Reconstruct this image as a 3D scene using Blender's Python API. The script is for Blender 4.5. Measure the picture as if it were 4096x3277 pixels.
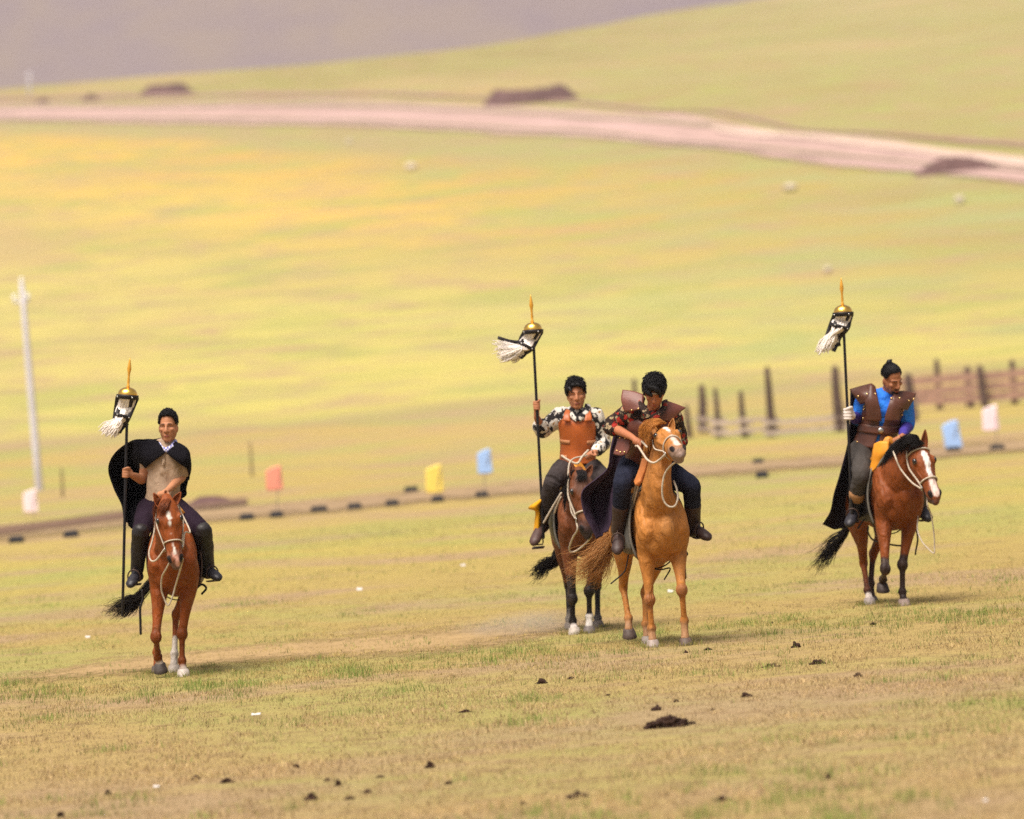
import bpy, math, random
import numpy as np
from mathutils import Vector, Matrix

random.seed(7)
rng = np.random.default_rng(11)
R = math.radians

for o in list(bpy.data.objects):
    bpy.data.objects.remove(o)
scene = bpy.context.scene
COL = scene.collection

# ------------------------------------------------------------------ camera
CAM = np.array([0.0, 0.0, 2.3])          # standing on a low platform, long lens
FPX = 21911.0                            # focal length in pixels of the 4096 px wide photograph
CX, CY = 2048.0, 1638.5
PITCH, ROLL = R(-0.375), R(4.5)
_f = np.array([0, math.cos(PITCH), math.sin(PITCH)])
_r0 = np.array([1.0, 0, 0])
_u0 = np.cross(_r0, _f)
CU = math.cos(ROLL) * _u0 + math.sin(ROLL) * _r0
CR = math.cos(ROLL) * _r0 - math.sin(ROLL) * _u0
cam_data = bpy.data.cameras.new('camera')
cam = bpy.data.objects.new('camera', cam_data)
COL.objects.link(cam)
cam.matrix_world = Matrix(((CR[0], CU[0], -_f[0], CAM[0]),
                           (CR[1], CU[1], -_f[1], CAM[1]),
                           (CR[2], CU[2], -_f[2], CAM[2]),
                           (0, 0, 0, 1)))
cam_data.sensor_width = 36.0
cam_data.lens = FPX / 4096.0 * 36.0
cam_data.clip_start = 0.5
cam_data.clip_end = 30000.0
cam_data.dof.use_dof = True
cam_data.dof.focus_distance = 43.0
cam_data.dof.aperture_fstop = 2.2
scene.camera = cam
scene.cycles.use_denoising = False      # keep fine grain, as in the photograph

# ------------------------------------------------------------------ light
SUN_EL, SUN_AZ = R(64), R(212)           # high, veiled sun behind the camera and to its left
world = bpy.data.worlds.new('World')
scene.world = world
world.use_nodes = True
wn = world.node_tree
bg = wn.nodes['Background']
sky = wn.nodes.new('ShaderNodeTexSky')
sky.sky_type = 'NISHITA'
sky.sun_disc = False
sky.sun_elevation = SUN_EL
sky.sun_rotation = SUN_AZ
sky.dust_density = 4.0
hsv = wn.nodes.new('ShaderNodeHueSaturation')   # thin cloud veil: a paler sky everywhere
hsv.inputs['Saturation'].default_value = 0.30
wn.links.new(sky.outputs[0], hsv.inputs['Color'])
wn.links.new(hsv.outputs[0], bg.inputs['Color'])
bg.inputs['Strength'].default_value = 0.058
sun_data = bpy.data.lights.new('sun', 'SUN')
sun_data.energy = 3.5
sun_data.angle = R(40)
sun_data.color = (1.0, 0.94, 0.84)
sun = bpy.data.objects.new('sun', sun_data)
COL.objects.link(sun)
_sd = Vector((math.sin(SUN_AZ) * math.cos(SUN_EL), math.cos(SUN_AZ) * math.cos(SUN_EL), math.sin(SUN_EL)))
sun.rotation_euler = _sd.to_track_quat('Z', 'Y').to_euler()
scene.view_settings.view_transform = 'Standard'
scene.view_settings.look = 'None'
scene.view_settings.gamma = 1.0
scene.view_settings.exposure = 0.95
scene.view_settings.use_curve_mapping = False
scene.view_settings.use_white_balance = True      # the photograph is balanced warm
scene.view_settings.white_balance_temperature = 6700
scene.view_settings.white_balance_tint = 12

# ------------------------------------------------------------------ helpers
def V(*a):
    return np.array(a, float)

def nrm(v):
    v = np.asarray(v, float)
    return v / max(1e-9, np.linalg.norm(v))

def ray(px, py):
    """direction of the ray through a pixel of the 4096 x 3277 photograph"""
    return FPX * _f + (px - CX) * CR - (py - CY) * CU

def P(px, py, Y):
    d = ray(px, py)
    return CAM + d * (Y / d[1])

def mk(name, loc=(0, 0, 0)):
    o = bpy.data.objects.new(name, None)
    COL.objects.link(o)
    o.empty_display_size = 0.2
    o.location = Vector(loc)
    return o

def tag(o, label=None, cat=None, group=None, kind=None):
    if label: o['label'] = label
    if cat: o['category'] = cat
    if group: o['group'] = group
    if kind: o['kind'] = kind
    return o

ORIG = {}
def origin_of(o):
    return ORIG.get(o.name, np.zeros(3))

def thing(name, loc, label, cat, group=None):
    o = mk(name, loc)
    ORIG[o.name] = np.array(loc, float)
    return tag(o, label, cat, group)

def set_smooth(me, on=True):
    me.polygons.foreach_set('use_smooth', np.full(len(me.polygons), on))

def mesh_np(name, verts, faces):
    me = bpy.data.meshes.new(name)
    me.from_pydata([tuple(v) for v in verts], [], faces)
    me.update()
    return me

def link(name, me, mat, parent=None, loc=None, smooth=True):
    """one mesh (world coordinates) becomes one object; children share their thing's origin"""
    o = bpy.data.objects.new(name, me)
    COL.objects.link(o)
    if parent is not None:
        org = origin_of(parent)
        me.transform(Matrix.Translation(Vector(-org)))
        o.parent = parent
        ORIG[o.name] = org
    elif loc is not None:
        me.transform(Matrix.Translation(-Vector(loc)))
        o.location = Vector(loc)
        ORIG[o.name] = np.array(loc, float)
    if mat is not None:
        me.materials.clear()
        me.materials.append(mat)
    if smooth:
        set_smooth(me)
    return o

def catmull(pts, k=6, closed=False):
    p = np.asarray(pts, float)
    n = len(p)
    if n < 3 and not closed:
        t = np.linspace(0, 1, k * (n - 1) + 1)[:, None]
        return p[0] * (1 - t) + p[-1] * t
    out = []
    rngn = n if closed else n - 1
    for i in range(rngn):
        if closed:
            a, b, c, d = p[(i - 1) % n], p[i], p[(i + 1) % n], p[(i + 2) % n]
        else:
            b, c = p[i], p[i + 1]
            a = p[i - 1] if i > 0 else 2 * b - c
            d = p[i + 2] if i + 2 < n else 2 * c - b
        for j in range(k):
            t = j / k
            out.append(0.5 * ((2 * b) + (c - a) * t + (2 * a - 5 * b + 4 * c - d) * t * t + (3 * b - a - 3 * c + d) * t ** 3))
    if not closed:
        out.append(p[-1])
    return np.array(out)

class Blob:
    """collects closed shapes; joined as they are, or fused into one skin by remesh()"""
    def __init__(self):
        self.v = []
        self.f = []
        self.n = 0

    def add(self, verts, faces):
        self.v.append(np.asarray(verts, float))
        self.f += [tuple(i + self.n for i in fc) for fc in faces]
        self.n += len(verts)
        return self

    def tube(self, pts, rad, ref=None, n=12, k=5, cap=True):
        """swept ellipse; rad entries are r or (r along ref, r across)"""
        p = np.asarray(pts, float)
        rr = np.array([(q, q) if np.isscalar(q) else tuple(q) for q in (rad if hasattr(rad, '__len__') else [rad] * len(p))], float)
        if len(rr) != len(p):
            rr = np.array([rr[0]] * len(p))
        if k > 1:
            p = catmull(p, k)
            rr = np.maximum(catmull(rr, k), 1e-4)
        m = len(p)
        tan = np.gradient(p, axis=0)
        tan /= np.maximum(np.linalg.norm(tan, axis=1, keepdims=True), 1e-9)
        if ref is None:
            ref = V(0.31, 0.2, 0.93) if abs(nrm(p[-1] - p[0])[2]) < 0.8 else V(0.95, 0.3, 0.05)
        ref = np.asarray(ref, float)
        rings = []
        ang = np.linspace(0, 2 * math.pi, n, endpoint=False)
        ca, sa = np.cos(ang)[:, None], np.sin(ang)[:, None]
        def ring(c, t, ra, rb):
            s = nrm(ref - ref.dot(t) * t)
            o = np.cross(t, s)
            return c + ca * s * ra + sa * o * rb
        if cap:
            r = rr[0].min()
            for off, sc in ((0.95, 0.3), (0.7, 0.7)):
                rings.append(ring(p[0] - tan[0] * r * off, tan[0], rr[0][0] * sc, rr[0][1] * sc))
        for i in range(m):
            rings.append(ring(p[i], tan[i], rr[i][0], rr[i][1]))
        if cap:
            r = rr[-1].min()
            for off, sc in ((0.7, 0.7), (0.95, 0.3)):
                rings.append(ring(p[-1] + tan[-1] * r * off, tan[-1], rr[-1][0] * sc, rr[-1][1] * sc))
        vv = np.concatenate(rings)
        q = len(rings)
        ff = []
        for i in range(q - 1):
            for j in range(n):
                a, b = i * n + j, i * n + (j + 1) % n
                ff.append((a, b, b + n, a + n))
        ff.append(tuple(range(n - 1, -1, -1)))
        ff.append(tuple((q - 1) * n + j for j in range(n)))
        return self.add(vv, ff)

    def ell(self, c, r, axes=None, nu=14, nv=9):
        """ellipsoid; axes are three unit row vectors"""
        A = np.eye(3) if axes is None else np.array(axes, float)
        vs = []
        fs = []
        for i in range(1, nv):
            th = math.pi * i / nv
            for j in range(nu):
                ph = 2 * math.pi * j / nu
                vs.append((math.sin(th) * math.cos(ph), math.sin(th) * math.sin(ph), math.cos(th)))
        vs.append((0, 0, 1)); vs.append((0, 0, -1))
        t, b = len(vs) - 2, len(vs) - 1
        for i in range(nv - 2):
            for j in range(nu):
                a, c2 = i * nu + j, i * nu + (j + 1) % nu
                fs.append((a, a + nu, c2 + nu, c2))
        for j in range(nu):
            fs.append((t, j, (j + 1) % nu))
            fs.append((b, (nv - 2) * nu + (j + 1) % nu, (nv - 2) * nu + j))
        vs = np.array(vs) * np.array(r if hasattr(r, '__len__') else (r, r, r))
        return self.add(np.asarray(c) + vs @ A, fs)

    def box(self, c, h, axes=None):
        A = np.eye(3) if axes is None else np.array(axes, float)
        s = np.array([(x, y, z) for x in (-1, 1) for y in (-1, 1) for z in (-1, 1)], float) * np.array(h)
        return self.add(np.asarray(c) + s @ A, [(0, 1, 3, 2), (4, 6, 7, 5), (0, 4, 5, 1), (2, 3, 7, 6), (0, 2, 6, 4), (1, 5, 7, 3)])

    def mesh(self, name):
        return mesh_np(name, np.concatenate(self.v), self.f)

    def remesh(self, name, voxel, smooth=4, factor=0.5):
        me = self.mesh(name + '_raw')
        o = bpy.data.objects.new(name + '_raw', me)
        COL.objects.link(o)
        m = o.modifiers.new('fuse', 'REMESH')
        m.mode = 'VOXEL'
        m.voxel_size = voxel
        m.use_smooth_shade = True
        if smooth:
            s = o.modifiers.new('soft', 'SMOOTH')
            s.iterations = smooth
            s.factor = factor
        dg = bpy.context.evaluated_depsgraph_get()
        dg.update()
        out = bpy.data.meshes.new_from_object(o.evaluated_get(dg))
        out.name = name
        bpy.data.objects.remove(o)
        bpy.data.meshes.remove(me)
        return out

def coords(me):
    a = np.empty(len(me.vertices) * 3)
    me.vertices.foreach_get('co', a)
    return a.reshape(-1, 3)

def set_coords(me, a):
    me.vertices.foreach_set('co', np.ascontiguousarray(a, float).ravel())
    me.update()

def set_col(me, col):
    at = me.attributes.get('Col') or me.attributes.new('Col', 'FLOAT_COLOR', 'POINT')
    c = np.ones((len(me.vertices), 4))
    c[:, :3] = col
    at.data.foreach_set('color', c.ravel())

def seg_dist(co, a, b):
    ab = b - a
    t = np.clip(((co - a) @ ab) / max(1e-9, ab @ ab), 0, 1)
    return np.linalg.norm(co - (a + t[:, None] * ab), axis=1)

def sstep(e0, e1, x):
    t = np.clip((x - e0) / (e1 - e0), 0, 1)
    return t * t * (3 - 2 * t)

def vnoise(x, y, seed=0):
    """smooth value noise, about -1..1"""
    x = np.asarray(x, float); y = np.asarray(y, float)
    xi, yi = np.floor(x).astype(np.int64), np.floor(y).astype(np.int64)
    fx, fy = x - xi, y - yi
    fx, fy = fx * fx * (3 - 2 * fx), fy * fy * (3 - 2 * fy)
    def h(a, b):
        n = (a * 374761393 + b * 668265263 + seed * 1442695041) & 0xFFFFFFFF
        n = ((n ^ (n >> 13)) * 1274126177) & 0xFFFFFFFF
        return ((n ^ (n >> 16)) & 0xFFFF) / 32767.5 - 1
    return (h(xi, yi) * (1 - fx) + h(xi + 1, yi) * fx) * (1 - fy) + (h(xi, yi + 1) * (1 - fx) + h(xi + 1, yi + 1) * fx) * fy

def patch(ctrl, ku=6, kv=6, thick=0.006, wrinkle=0.0, wf=40.0, seed=1, name='patch'):
    """cloth or leather sheet through a grid of control points, with real thickness"""
    g = np.asarray(ctrl, float)
    g = np.array([catmull(r, ku) for r in g])
    g = np.array([catmull(g[:, j], kv) for j in range(g.shape[1])]).transpose(1, 0, 2)
    nr, nc = g.shape[:2]
    du = np.gradient(g, axis=1); dv = np.gradient(g, axis=0)
    nn = np.cross(du, dv)
    nn /= np.maximum(np.linalg.norm(nn, axis=2, keepdims=True), 1e-9)
    if wrinkle:
        u = np.linspace(0, 1, nc)[None, :] + np.zeros((nr, 1)); v = np.linspace(0, 1, nr)[:, None] + np.zeros((1, nc))
        w = vnoise(u * wf * 0.25 + v * 1.3, v * wf * 0.06 + 3.1, seed) + 0.5 * vnoise(u * wf * 0.6 + 9 + v * 2, v * wf * 0.12, seed + 1)
        g = g + nn * (w * wrinkle)[:, :, None]
    top = (g + nn * thick / 2).reshape(-1, 3); bot = (g - nn * thick / 2).reshape(-1, 3)
    N = nr * nc
    F = []
    for i in range(nr - 1):
        for j in range(nc - 1):
            a = i * nc + j
            F.append((a, a + 1, a + 1 + nc, a + nc))
            F.append((N + a, N + a + nc, N + a + 1 + nc, N + a + 1))
    edge = [i for i in range(nc)] + [i * nc + nc - 1 for i in range(1, nr)] + [(nr - 1) * nc + j for j in range(nc - 2, -1, -1)] + [i * nc for i in range(nr - 2, 0, -1)]
    for a, b in zip(edge, edge[1:] + edge[:1]):
        F.append((a, N + a, N + b, b))
    return mesh_np(name, np.concatenate([top, bot]), F)

# ------------------------------------------------------------------ materials
def nodes(name):
    m = bpy.data.materials.new(name)
    m.use_nodes = True
    nt = m.node_tree
    return m, nt, nt.nodes['Principled BSDF']

def mixc(nt, fac, a, b, blend='MIX'):
    n = nt.nodes.new('ShaderNodeMix')
    n.data_type = 'RGBA'
    n.blend_type = blend
    for sock, val in ((n.inputs[0], fac), (n.inputs[6], a), (n.inputs[7], b)):
        if isinstance(val, (int, float)):
            sock.default_value = val
        elif isinstance(val, tuple):
            sock.default_value = (*val[:3], 1)
        else:
            nt.links.new(val, sock)
    return n.outputs[2]

def ramp(nt, src, stops, interp='LINEAR'):
    n = nt.nodes.new('ShaderNodeValToRGB')
    e = n.color_ramp.elements
    n.color_ramp.interpolation = interp
    while len(e) < len(stops):
        e.new(0.5)
    for el, (p, c) in zip(e, stops):
        el.position = p
        el.color = (*c, 1) if isinstance(c, tuple) else (c, c, c, 1)
    nt.links.new(src, n.inputs[0])
    return n.outputs[0]

def noise(nt, scale, detail=4, rough=0.55, vec=None, dist=0.0):
    n = nt.nodes.new('ShaderNodeTexNoise')
    n.inputs['Scale'].default_value = scale
    n.inputs['Detail'].default_value = detail
    n.inputs['Roughness'].default_value = rough
    n.inputs['Distortion'].default_value = dist
    if vec is not None:
        nt.links.new(vec, n.inputs['Vector'])
    return n.outputs[0]

def objco(nt, scale=None, gen='Object'):
    tc = nt.nodes.new('ShaderNodeTexCoord')
    out = tc.outputs[gen]
    if scale:
        mp = nt.nodes.new('ShaderNodeMapping')
        mp.inputs['Scale'].default_value = scale
        nt.links.new(out, mp.inputs['Vector'])
        out = mp.outputs[0]
    return out

def bump(nt, bsdf, src, strength=0.3, dist=0.01):
    b = nt.nodes.new('ShaderNodeBump')
    b.inputs['Strength'].default_value = strength
    b.inputs['Distance'].default_value = dist
    nt.links.new(src, b.inputs['Height'])
    nt.links.new(b.outputs[0], bsdf.inputs['Normal'])

def simple(name, col, rough=0.7, var=0.25, scale=12.0, metal=0.0, bstr=0.15, bdist=0.004, spec=0.3, bscale=None, attr=False, sheen=0.0):
    m, nt, b = nodes(name)
    co = objco(nt)
    base = col
    if attr:
        at = nt.nodes.new('ShaderNodeAttribute')
        at.attribute_name = 'Col'
        base = at.outputs['Color']
    f = ramp(nt, noise(nt, scale, 5, 0.6, co), [(0.3, 1 - var), (0.7, 1 + var * 0.4)])
    nt.links.new(mixc(nt, 1.0, base, f, 'MULTIPLY'), b.inputs['Base Color'])
    b.inputs['Roughness'].default_value = rough
    b.inputs['Metallic'].default_value = metal
    b.inputs['Specular IOR Level'].default_value = spec
    if sheen:
        b.inputs['Sheen Weight'].default_value = sheen
    if bstr:
        bump(nt, b, noise(nt, bscale or scale * 4, 4, 0.6, co), bstr, bdist)
    return m
# ------------------------------------------------------------------ land
SLOPE = 0.08
def hgt(x, y):
    """steppe: level pasture, then a long slope up to a crest, then down again"""
    x = np.asarray(x, float); y = np.asarray(y, float)
    w = 25.0
    t = (y - 200.0) / w
    sp = np.where(t > 30, t, np.log1p(np.exp(np.minimum(t, 30))))
    h = SLOPE * w * sp
    yc = 925.0 + np.clip(np.where(x < 0, x, 4.0 * x), -350, 420)
    over = np.maximum(0, y - yc)
    h = h - np.where(over > 0, 0.00022 * over ** 2 * np.where(over < 300, 1, 0) + np.where(over >= 300, 0.00022 * 300 ** 2 + 0.132 * (over - 300), 0), 0)
    k = sstep(180, 420, y)
    h = h + k * (1.1 * vnoise(x / 95 + 3, y / 130, 5) + 0.45 * vnoise(x / 31, y / 44, 6))
    h = h + 0.10 * sstep(60, 140, y) * vnoise(x / 9, y / 14, 8) * (1 - 0.5 * k)
    return h

def hit(px, py, ymin=20.0, ymax=1200.0):
    """first point of the land on the ray through a pixel"""
    d = ray(px, py)
    ys = np.linspace(ymin, ymax, 6000)
    p = CAM[None, :] + d[None, :] * (ys / d[1])[:, None]
    g = p[:, 2] - hgt(p[:, 0], p[:, 1])
    i = np.argmax(g <= 0)
    if g[i] > 0:
        return None
    a, b = ys[max(0, i - 1)], ys[i]
    for _ in range(30):
        m = 0.5 * (a + b)
        q = CAM + d * (m / d[1])
        if q[2] - hgt(q[0], q[1]) > 0: a = m
        else: b = m
    return CAM + d * (b / d[1])

def hit2(px, py, **k):       # same, pixel given at 2156 px width
    return hit(px * 4096 / 2156, py * 4096 / 2156, **k)

def grid_sheet(xs_of, ys, nc, hfun, name):
    u = np.linspace(-1, 1, nc)
    u = np.sign(u) * np.abs(u) ** 1.6
    X = np.array([xs_of(y) * u for y in ys]); Y = np.repeat(ys[:, None], nc, 1)
    Z = hfun(X, Y)
    n = len(ys)
    idx = np.arange(n * nc).reshape(n, nc)
    q = np.stack([idx[:-1, :-1], idx[:-1, 1:], idx[1:, 1:], idx[1:, :-1]], -1).reshape(-1, 4)
    me = bpy.data.meshes.new(name)
    me.vertices.add(n * nc)
    me.vertices.foreach_set('co', np.stack([X, Y, Z], -1).ravel())
    me.loops.add(q.size)
    me.loops.foreach_set('vertex_index', q.ravel())
    me.polygons.add(len(q))
    me.polygons.foreach_set('loop_start', np.arange(0, q.size, 4))
    me.update(calc_edges=True)
    return me

def ground_material():
    m, nt, b = nodes('steppe_grass')
    co = objco(nt)
    big = noise(nt, 0.02, 4, 0.6, objco(nt, (0.9, 0.35, 1)), 0.8)
    mid = noise(nt, 0.11, 5, 0.65, objco(nt, (1, 0.75, 1)), 0.5)
    mid2 = noise(nt, 0.22, 5, 0.65, objco(nt, (1, 1, 1)), 0.3)
    small = noise(nt, 2.2, 5, 0.65, co)
    fine = noise(nt, 38.0, 4, 0.7, co)
    sep = nt.nodes.new('ShaderNodeSeparateXYZ'); nt.links.new(co, sep.inputs[0])
    # kinds of pasture that follow each other away from the camera and up the slope, its stronger light painted in as brighter belts
    wob = nt.nodes.new('ShaderNodeMath'); wob.operation = 'MULTIPLY_ADD'; wob.inputs[1].default_value = 30; nt.links.new(mid, wob.inputs[0])
    # the belts of pasture run aslant, parallel to the road
    fy = nt.nodes.new('ShaderNodeMapRange'); fy.inputs[1].default_value = 200; fy.inputs[2].default_value = 430; fy.inputs[4].default_value = 3.0; nt.links.new(sep.outputs[1], fy.inputs[0])
    sl = nt.nodes.new('ShaderNodeMath'); sl.operation = 'MULTIPLY_ADD'; nt.links.new(sep.outputs[0], sl.inputs[0]); nt.links.new(fy.outputs[0], sl.inputs[1]); nt.links.new(sep.outputs[1], sl.inputs[2])
    nt.links.new(sl.outputs[0], wob.inputs[2])
    mr = nt.nodes.new('ShaderNodeMapRange'); mr.inputs[1].default_value = 15; mr.inputs[2].default_value = 1015
    nt.links.new(wob.outputs[0], mr.inputs[0])
    zone = ramp(nt, mr.outputs[0], [(0.0, (.375, .27, .135)), (0.05, (.345, .252, .09)), (0.08, (.365, .295, .082)), (0.105, (.35, .25, .095)), (0.145, (.36, .28, .085)), (0.187, (.355, .26, .095)),
                                    (0.193, (.27, .215, .105)), (0.203, (.42, .36, .105)), (0.27, (.43, .375, .115)), (0.315, (.41, .325, .105)), (0.36, (.48, .33, .085)), (0.45, (.46, .30, .072)), (0.485, (.30, .245, .12)),
                                    (0.60, (.28, .215, .12)), (0.64, (.25, .21, .075)), (0.80, (.22, .185, .064)), (1.0, (.19, .16, .055))])
    # the right of the valley is greener and browner, the left dry and golden
    az = nt.nodes.new('ShaderNodeMath'); az.operation = 'DIVIDE'; nt.links.new(sep.outputs[0], az.inputs[0])
    yy = nt.nodes.new('ShaderNodeMath'); yy.operation = 'MAXIMUM'; yy.inputs[1].default_value = 150; nt.links.new(sep.outputs[1], yy.inputs[0]); nt.links.new(yy.outputs[0], az.inputs[1])
    ax = nt.nodes.new('ShaderNodeMapRange'); ax.inputs[1].default_value = -0.11; ax.inputs[2].default_value = 0.13; nt.links.new(az.outputs[0], ax.inputs[0])
    side = nt.nodes.new('ShaderNodeMath'); side.operation = 'MULTIPLY_ADD'; side.inputs[1].default_value = 1.3; nt.links.new(big, side.inputs[0]); nt.links.new(ax.outputs[0], side.inputs[2])
    hf = nt.nodes.new('ShaderNodeMath'); hf.operation = 'MULTIPLY'; hf.inputs[1].default_value = .5; nt.links.new(side.outputs[0], hf.inputs[0])
    s2 = ramp(nt, hf.outputs[0], [(0.38, 0.0), (0.72, 1.0)])
    farm = ramp(nt, mr.outputs[0], [(0.20, 0.0), (0.34, 1.0)])
    farm2 = ramp(nt, mr.outputs[0], [(0.18, 0.0), (0.23, 1.0), (0.45, 1.0), (0.55, .4)])
    s3 = mixc(nt, 1.0, s2, farm, 'MULTIPLY')
    z2 = mixc(nt, s3, zone, (.275, .225, .09))
    # patches of greener and of paler growth
    g1 = ramp(nt, mid, [(0.47, 0.0), (0.60, 0.75)])
    z3 = mixc(nt, g1, z2, (.275, .28, .085))
    g2 = ramp(nt, big, [(0.52, 0.0), (0.68, 0.6)])
    z4 = mixc(nt, g2, z3, (.37, .255, .13))
    g3 = ramp(nt, mid2, [(0.50, 0.0), (0.62, 0.75)])
    z5 = mixc(nt, g3, z4, (.325, .22, .135))
    mid3 = noise(nt, 0.07, 4, 0.6, objco(nt, (1, .9, 1)), 0.6)
    g5 = mixc(nt, 1.0, ramp(nt, mid3, [(0.46, 0.0), (0.60, 0.75)]), ramp(nt, hf.outputs[0], [(0.45, 0.15), (0.75, 1.0)]), 'MULTIPLY')
    z5 = mixc(nt, mixc(nt, 1.0, g5, farm2, 'MULTIPLY'), z5, (.265, .295, .125))
    near = ramp(nt, mr.outputs[0], [(0.04, 0.85), (0.15, 0.15)])
    g4 = mixc(nt, 1.0, ramp(nt, small, [(0.52, 0.0), (0.72, 1.0)]), near, 'MULTIPLY')
    z6 = mixc(nt, g4, z5, (.20, .125, .065))
    soil = mixc(nt, 1.0, ramp(nt, noise(nt, 7.0, 4, .7, co), [(0.42, 0.0), (0.62, 1.0)]), ramp(nt, mr.outputs[0], [(0.03, 0.45), (0.07, 0.0)]), 'MULTIPLY')
    z6 = mixc(nt, soil, z6, (.19, .125, .065))
    c5 = mixc(nt, 1.0, z6, ramp(nt, fine, [(0.3, 0.78), (0.65, 1.10)]), 'MULTIPLY')
    nt.links.new(c5, b.inputs['Base Color'])
    b.inputs['Roughness'].default_value = 0.95
    b.inputs['Specular IOR Level'].default_value = 0.1
    bump(nt, b, noise(nt, 26, 5, 0.7, co), 0.7, 0.03)
    return m

M_GROUND = ground_material()
ys = np.concatenate([np.linspace(-80, 60, 71)[:-1], np.linspace(60, 220, 81)[:-1], np.geomspace(220, 1100, 150)[:-1], np.geomspace(1100, 2300, 30)])
g_me = grid_sheet(lambda y: 60 + 0.75 * max(0, y), ys, 161, hgt, 'ground')
tag(link('ground', g_me, M_GROUND), 'dry yellow green steppe pasture rising to a long slope', 'ground', kind='structure')

# hill behind the crest
def hill_h(x, y):
    r = sstep(1700, 3600, y)
    return -40 + r * (430 + 60 * vnoise(x / 900 + 5, y / 1500, 21) + 25 * vnoise(x / 260, y / 400, 22)) + 0.02 * x * r
m, nt, b = nodes('far_hill_haze_tint')  # purple of distance haze and shade is mixed into the hill's colour
co = objco(nt, (1, 0.6, 1))
c = mixc(nt, ramp(nt, noise(nt, 0.006, 4, 0.6, co, 0.5), [(0.35, 0.0), (0.65, 1.0)]), (0.15, 0.112, 0.118), (0.18, 0.135, 0.10))
c = mixc(nt, ramp(nt, noise(nt, 0.025, 4, 0.6, co), [(0.45, 0.0), (0.75, 0.5)]), c, (0.12, 0.088, 0.122))
nt.links.new(c, b.inputs['Base Color']); b.inputs['Roughness'].default_value = 0.95; b.inputs['Specular IOR Level'].default_value = 0.1
h_me = grid_sheet(lambda y: 0.9 * y, np.linspace(1600, 5200, 90), 121, hill_h, 'far_hill')
tag(link('far_hill', h_me, m), 'hazy purple brown hill behind the green slope', 'hill', kind='structure')

# dirt roads draped over the land
def dirt(name, c1, c2, scale):
    """bare earth whose rim thins out into the grass"""
    m, nt, b = nodes(name)
    co = objco(nt, (1, 0.5, 1))
    n1 = noise(nt, scale, 5, 0.6, co, 0.4)
    c = mixc(nt, ramp(nt, n1, [(0.35, 0.0), (0.65, 1.0)]), c1, c2)
    c = mixc(nt, 1.0, c, ramp(nt, noise(nt, scale * 9, 4, 0.7, co), [(0.3, 0.8), (0.7, 1.1)]), 'MULTIPLY')
    nt.links.new(c, b.inputs['Base Color']); b.inputs['Roughness'].default_value = 0.95; b.inputs['Specular IOR Level'].default_value = 0.1
    at = nt.nodes.new('ShaderNodeAttribute'); at.attribute_name = 'Col'
    sp = nt.nodes.new('ShaderNodeSeparateColor'); nt.links.new(at.outputs['Color'], sp.inputs[0])
    ad = nt.nodes.new('ShaderNodeMath'); ad.operation = 'ADD'
    nt.links.new(sp.outputs[0], ad.inputs[0]); nt.links.new(noise(nt, scale * 3, 5, 0.7, objco(nt, (1, .3, 1)), 0.5), ad.inputs[1])
    al = ramp(nt, ad.outputs[0], [(0.55, 0.0), (0.95, 1.0)])
    nt.links.new(al, b.inputs['Alpha'])
    return m
M_ROAD = dirt('pink_dirt', (0.43, 0.29, 0.265), (0.37, 0.25, 0.215), 0.03)
M_ROAD_PALE = dirt('pale_dirt', (0.56, 0.42, 0.35), (0.50, 0.365, 0.30), 0.05)
M_TRACK = dirt('brown_dirt', (0.31, 0.215, 0.12), (0.27, 0.185, 0.11), 0.5)

def road(name, upper, lower, mat, lift, label, rows=5, k=10, soft=0.4, ends=False, full=1.0):
    U = catmull([hit2(*p)[:2] for p in upper], k); L = catmull([hit2(*p)[:2] for p in lower], k)
    n = len(U)
    vs = []
    for j in range(rows + 1):
        t = j / rows
        q = U * (1 - t) + L * t
        vs.append(np.column_stack([q, hgt(q[:, 0], q[:, 1]) + lift]))
    F = [(i * n + j, i * n + j + 1, (i + 1) * n + j + 1, (i + 1) * n + j) for i in range(rows) for j in range(n - 1)]
    me = mesh_np(name, np.concatenate(vs), F)
    me.flip_normals() if me.polygons[0].normal.z < 0 else None
    fd = np.array([[min(1, min(j, rows - j) / (rows * soft)) * (min(1, min(i, n - 1 - i) / (n * .25)) if ends else 1) for i in range(n)] for j in range(rows + 1)]).ravel() * full
    set_col(me, np.repeat(fd[:, None], 3, 1))
    return tag(link(name, me, mat), label, 'road', kind='structure')

road('dirt_road', [(-160, 222), (0, 222), (270, 218), (540, 212), (830, 214), (1078, 224), (1340, 240), (1600, 268), (1900, 300), (2156, 330), (2330, 352)],
     [(-160, 258), (0, 258), (270, 262), (540, 266), (830, 274), (1078, 288), (1340, 306), (1600, 336), (1900, 367), (2156, 390), (2330, 410)], M_ROAD, 0.12,
     'broad pinkish dirt road curving along the far slope', rows=24, k=16, soft=.3, full=1.25)
road('wheel_track', [(1500, 270), (1640, 281), (1800, 296), (1950, 313), (2156, 338), (2330, 358)],
     [(1500, 277), (1640, 294), (1800, 312), (1950, 332), (2156, 358), (2330, 378)], M_ROAD_PALE, 0.22,
     'pale bright strip worn along the far dirt road', rows=12, k=16, soft=.45, full=1.4)
def between(U, L, t0, t1):
    return [(u[0], u[1] * (1 - t0) + l[1] * t0) for u, l in zip(U, L)], [(u[0], u[1] * (1 - t1) + l[1] * t1) for u, l in zip(U, L)]
_U = [(-160, 222), (0, 222), (270, 218), (540, 212), (830, 214), (1078, 224), (1340, 240), (1600, 268), (1900, 300), (2156, 330), (2330, 352)]
_L = [(-160, 258), (0, 258), (270, 262), (540, 266), (830, 274), (1078, 288), (1340, 306), (1600, 328), (1900, 356), (2156, 374), (2330, 392)]
M_VERGE = dirt('grassy_verge', (.26, .215, .135), (.30, .235, .16), .04)
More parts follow.
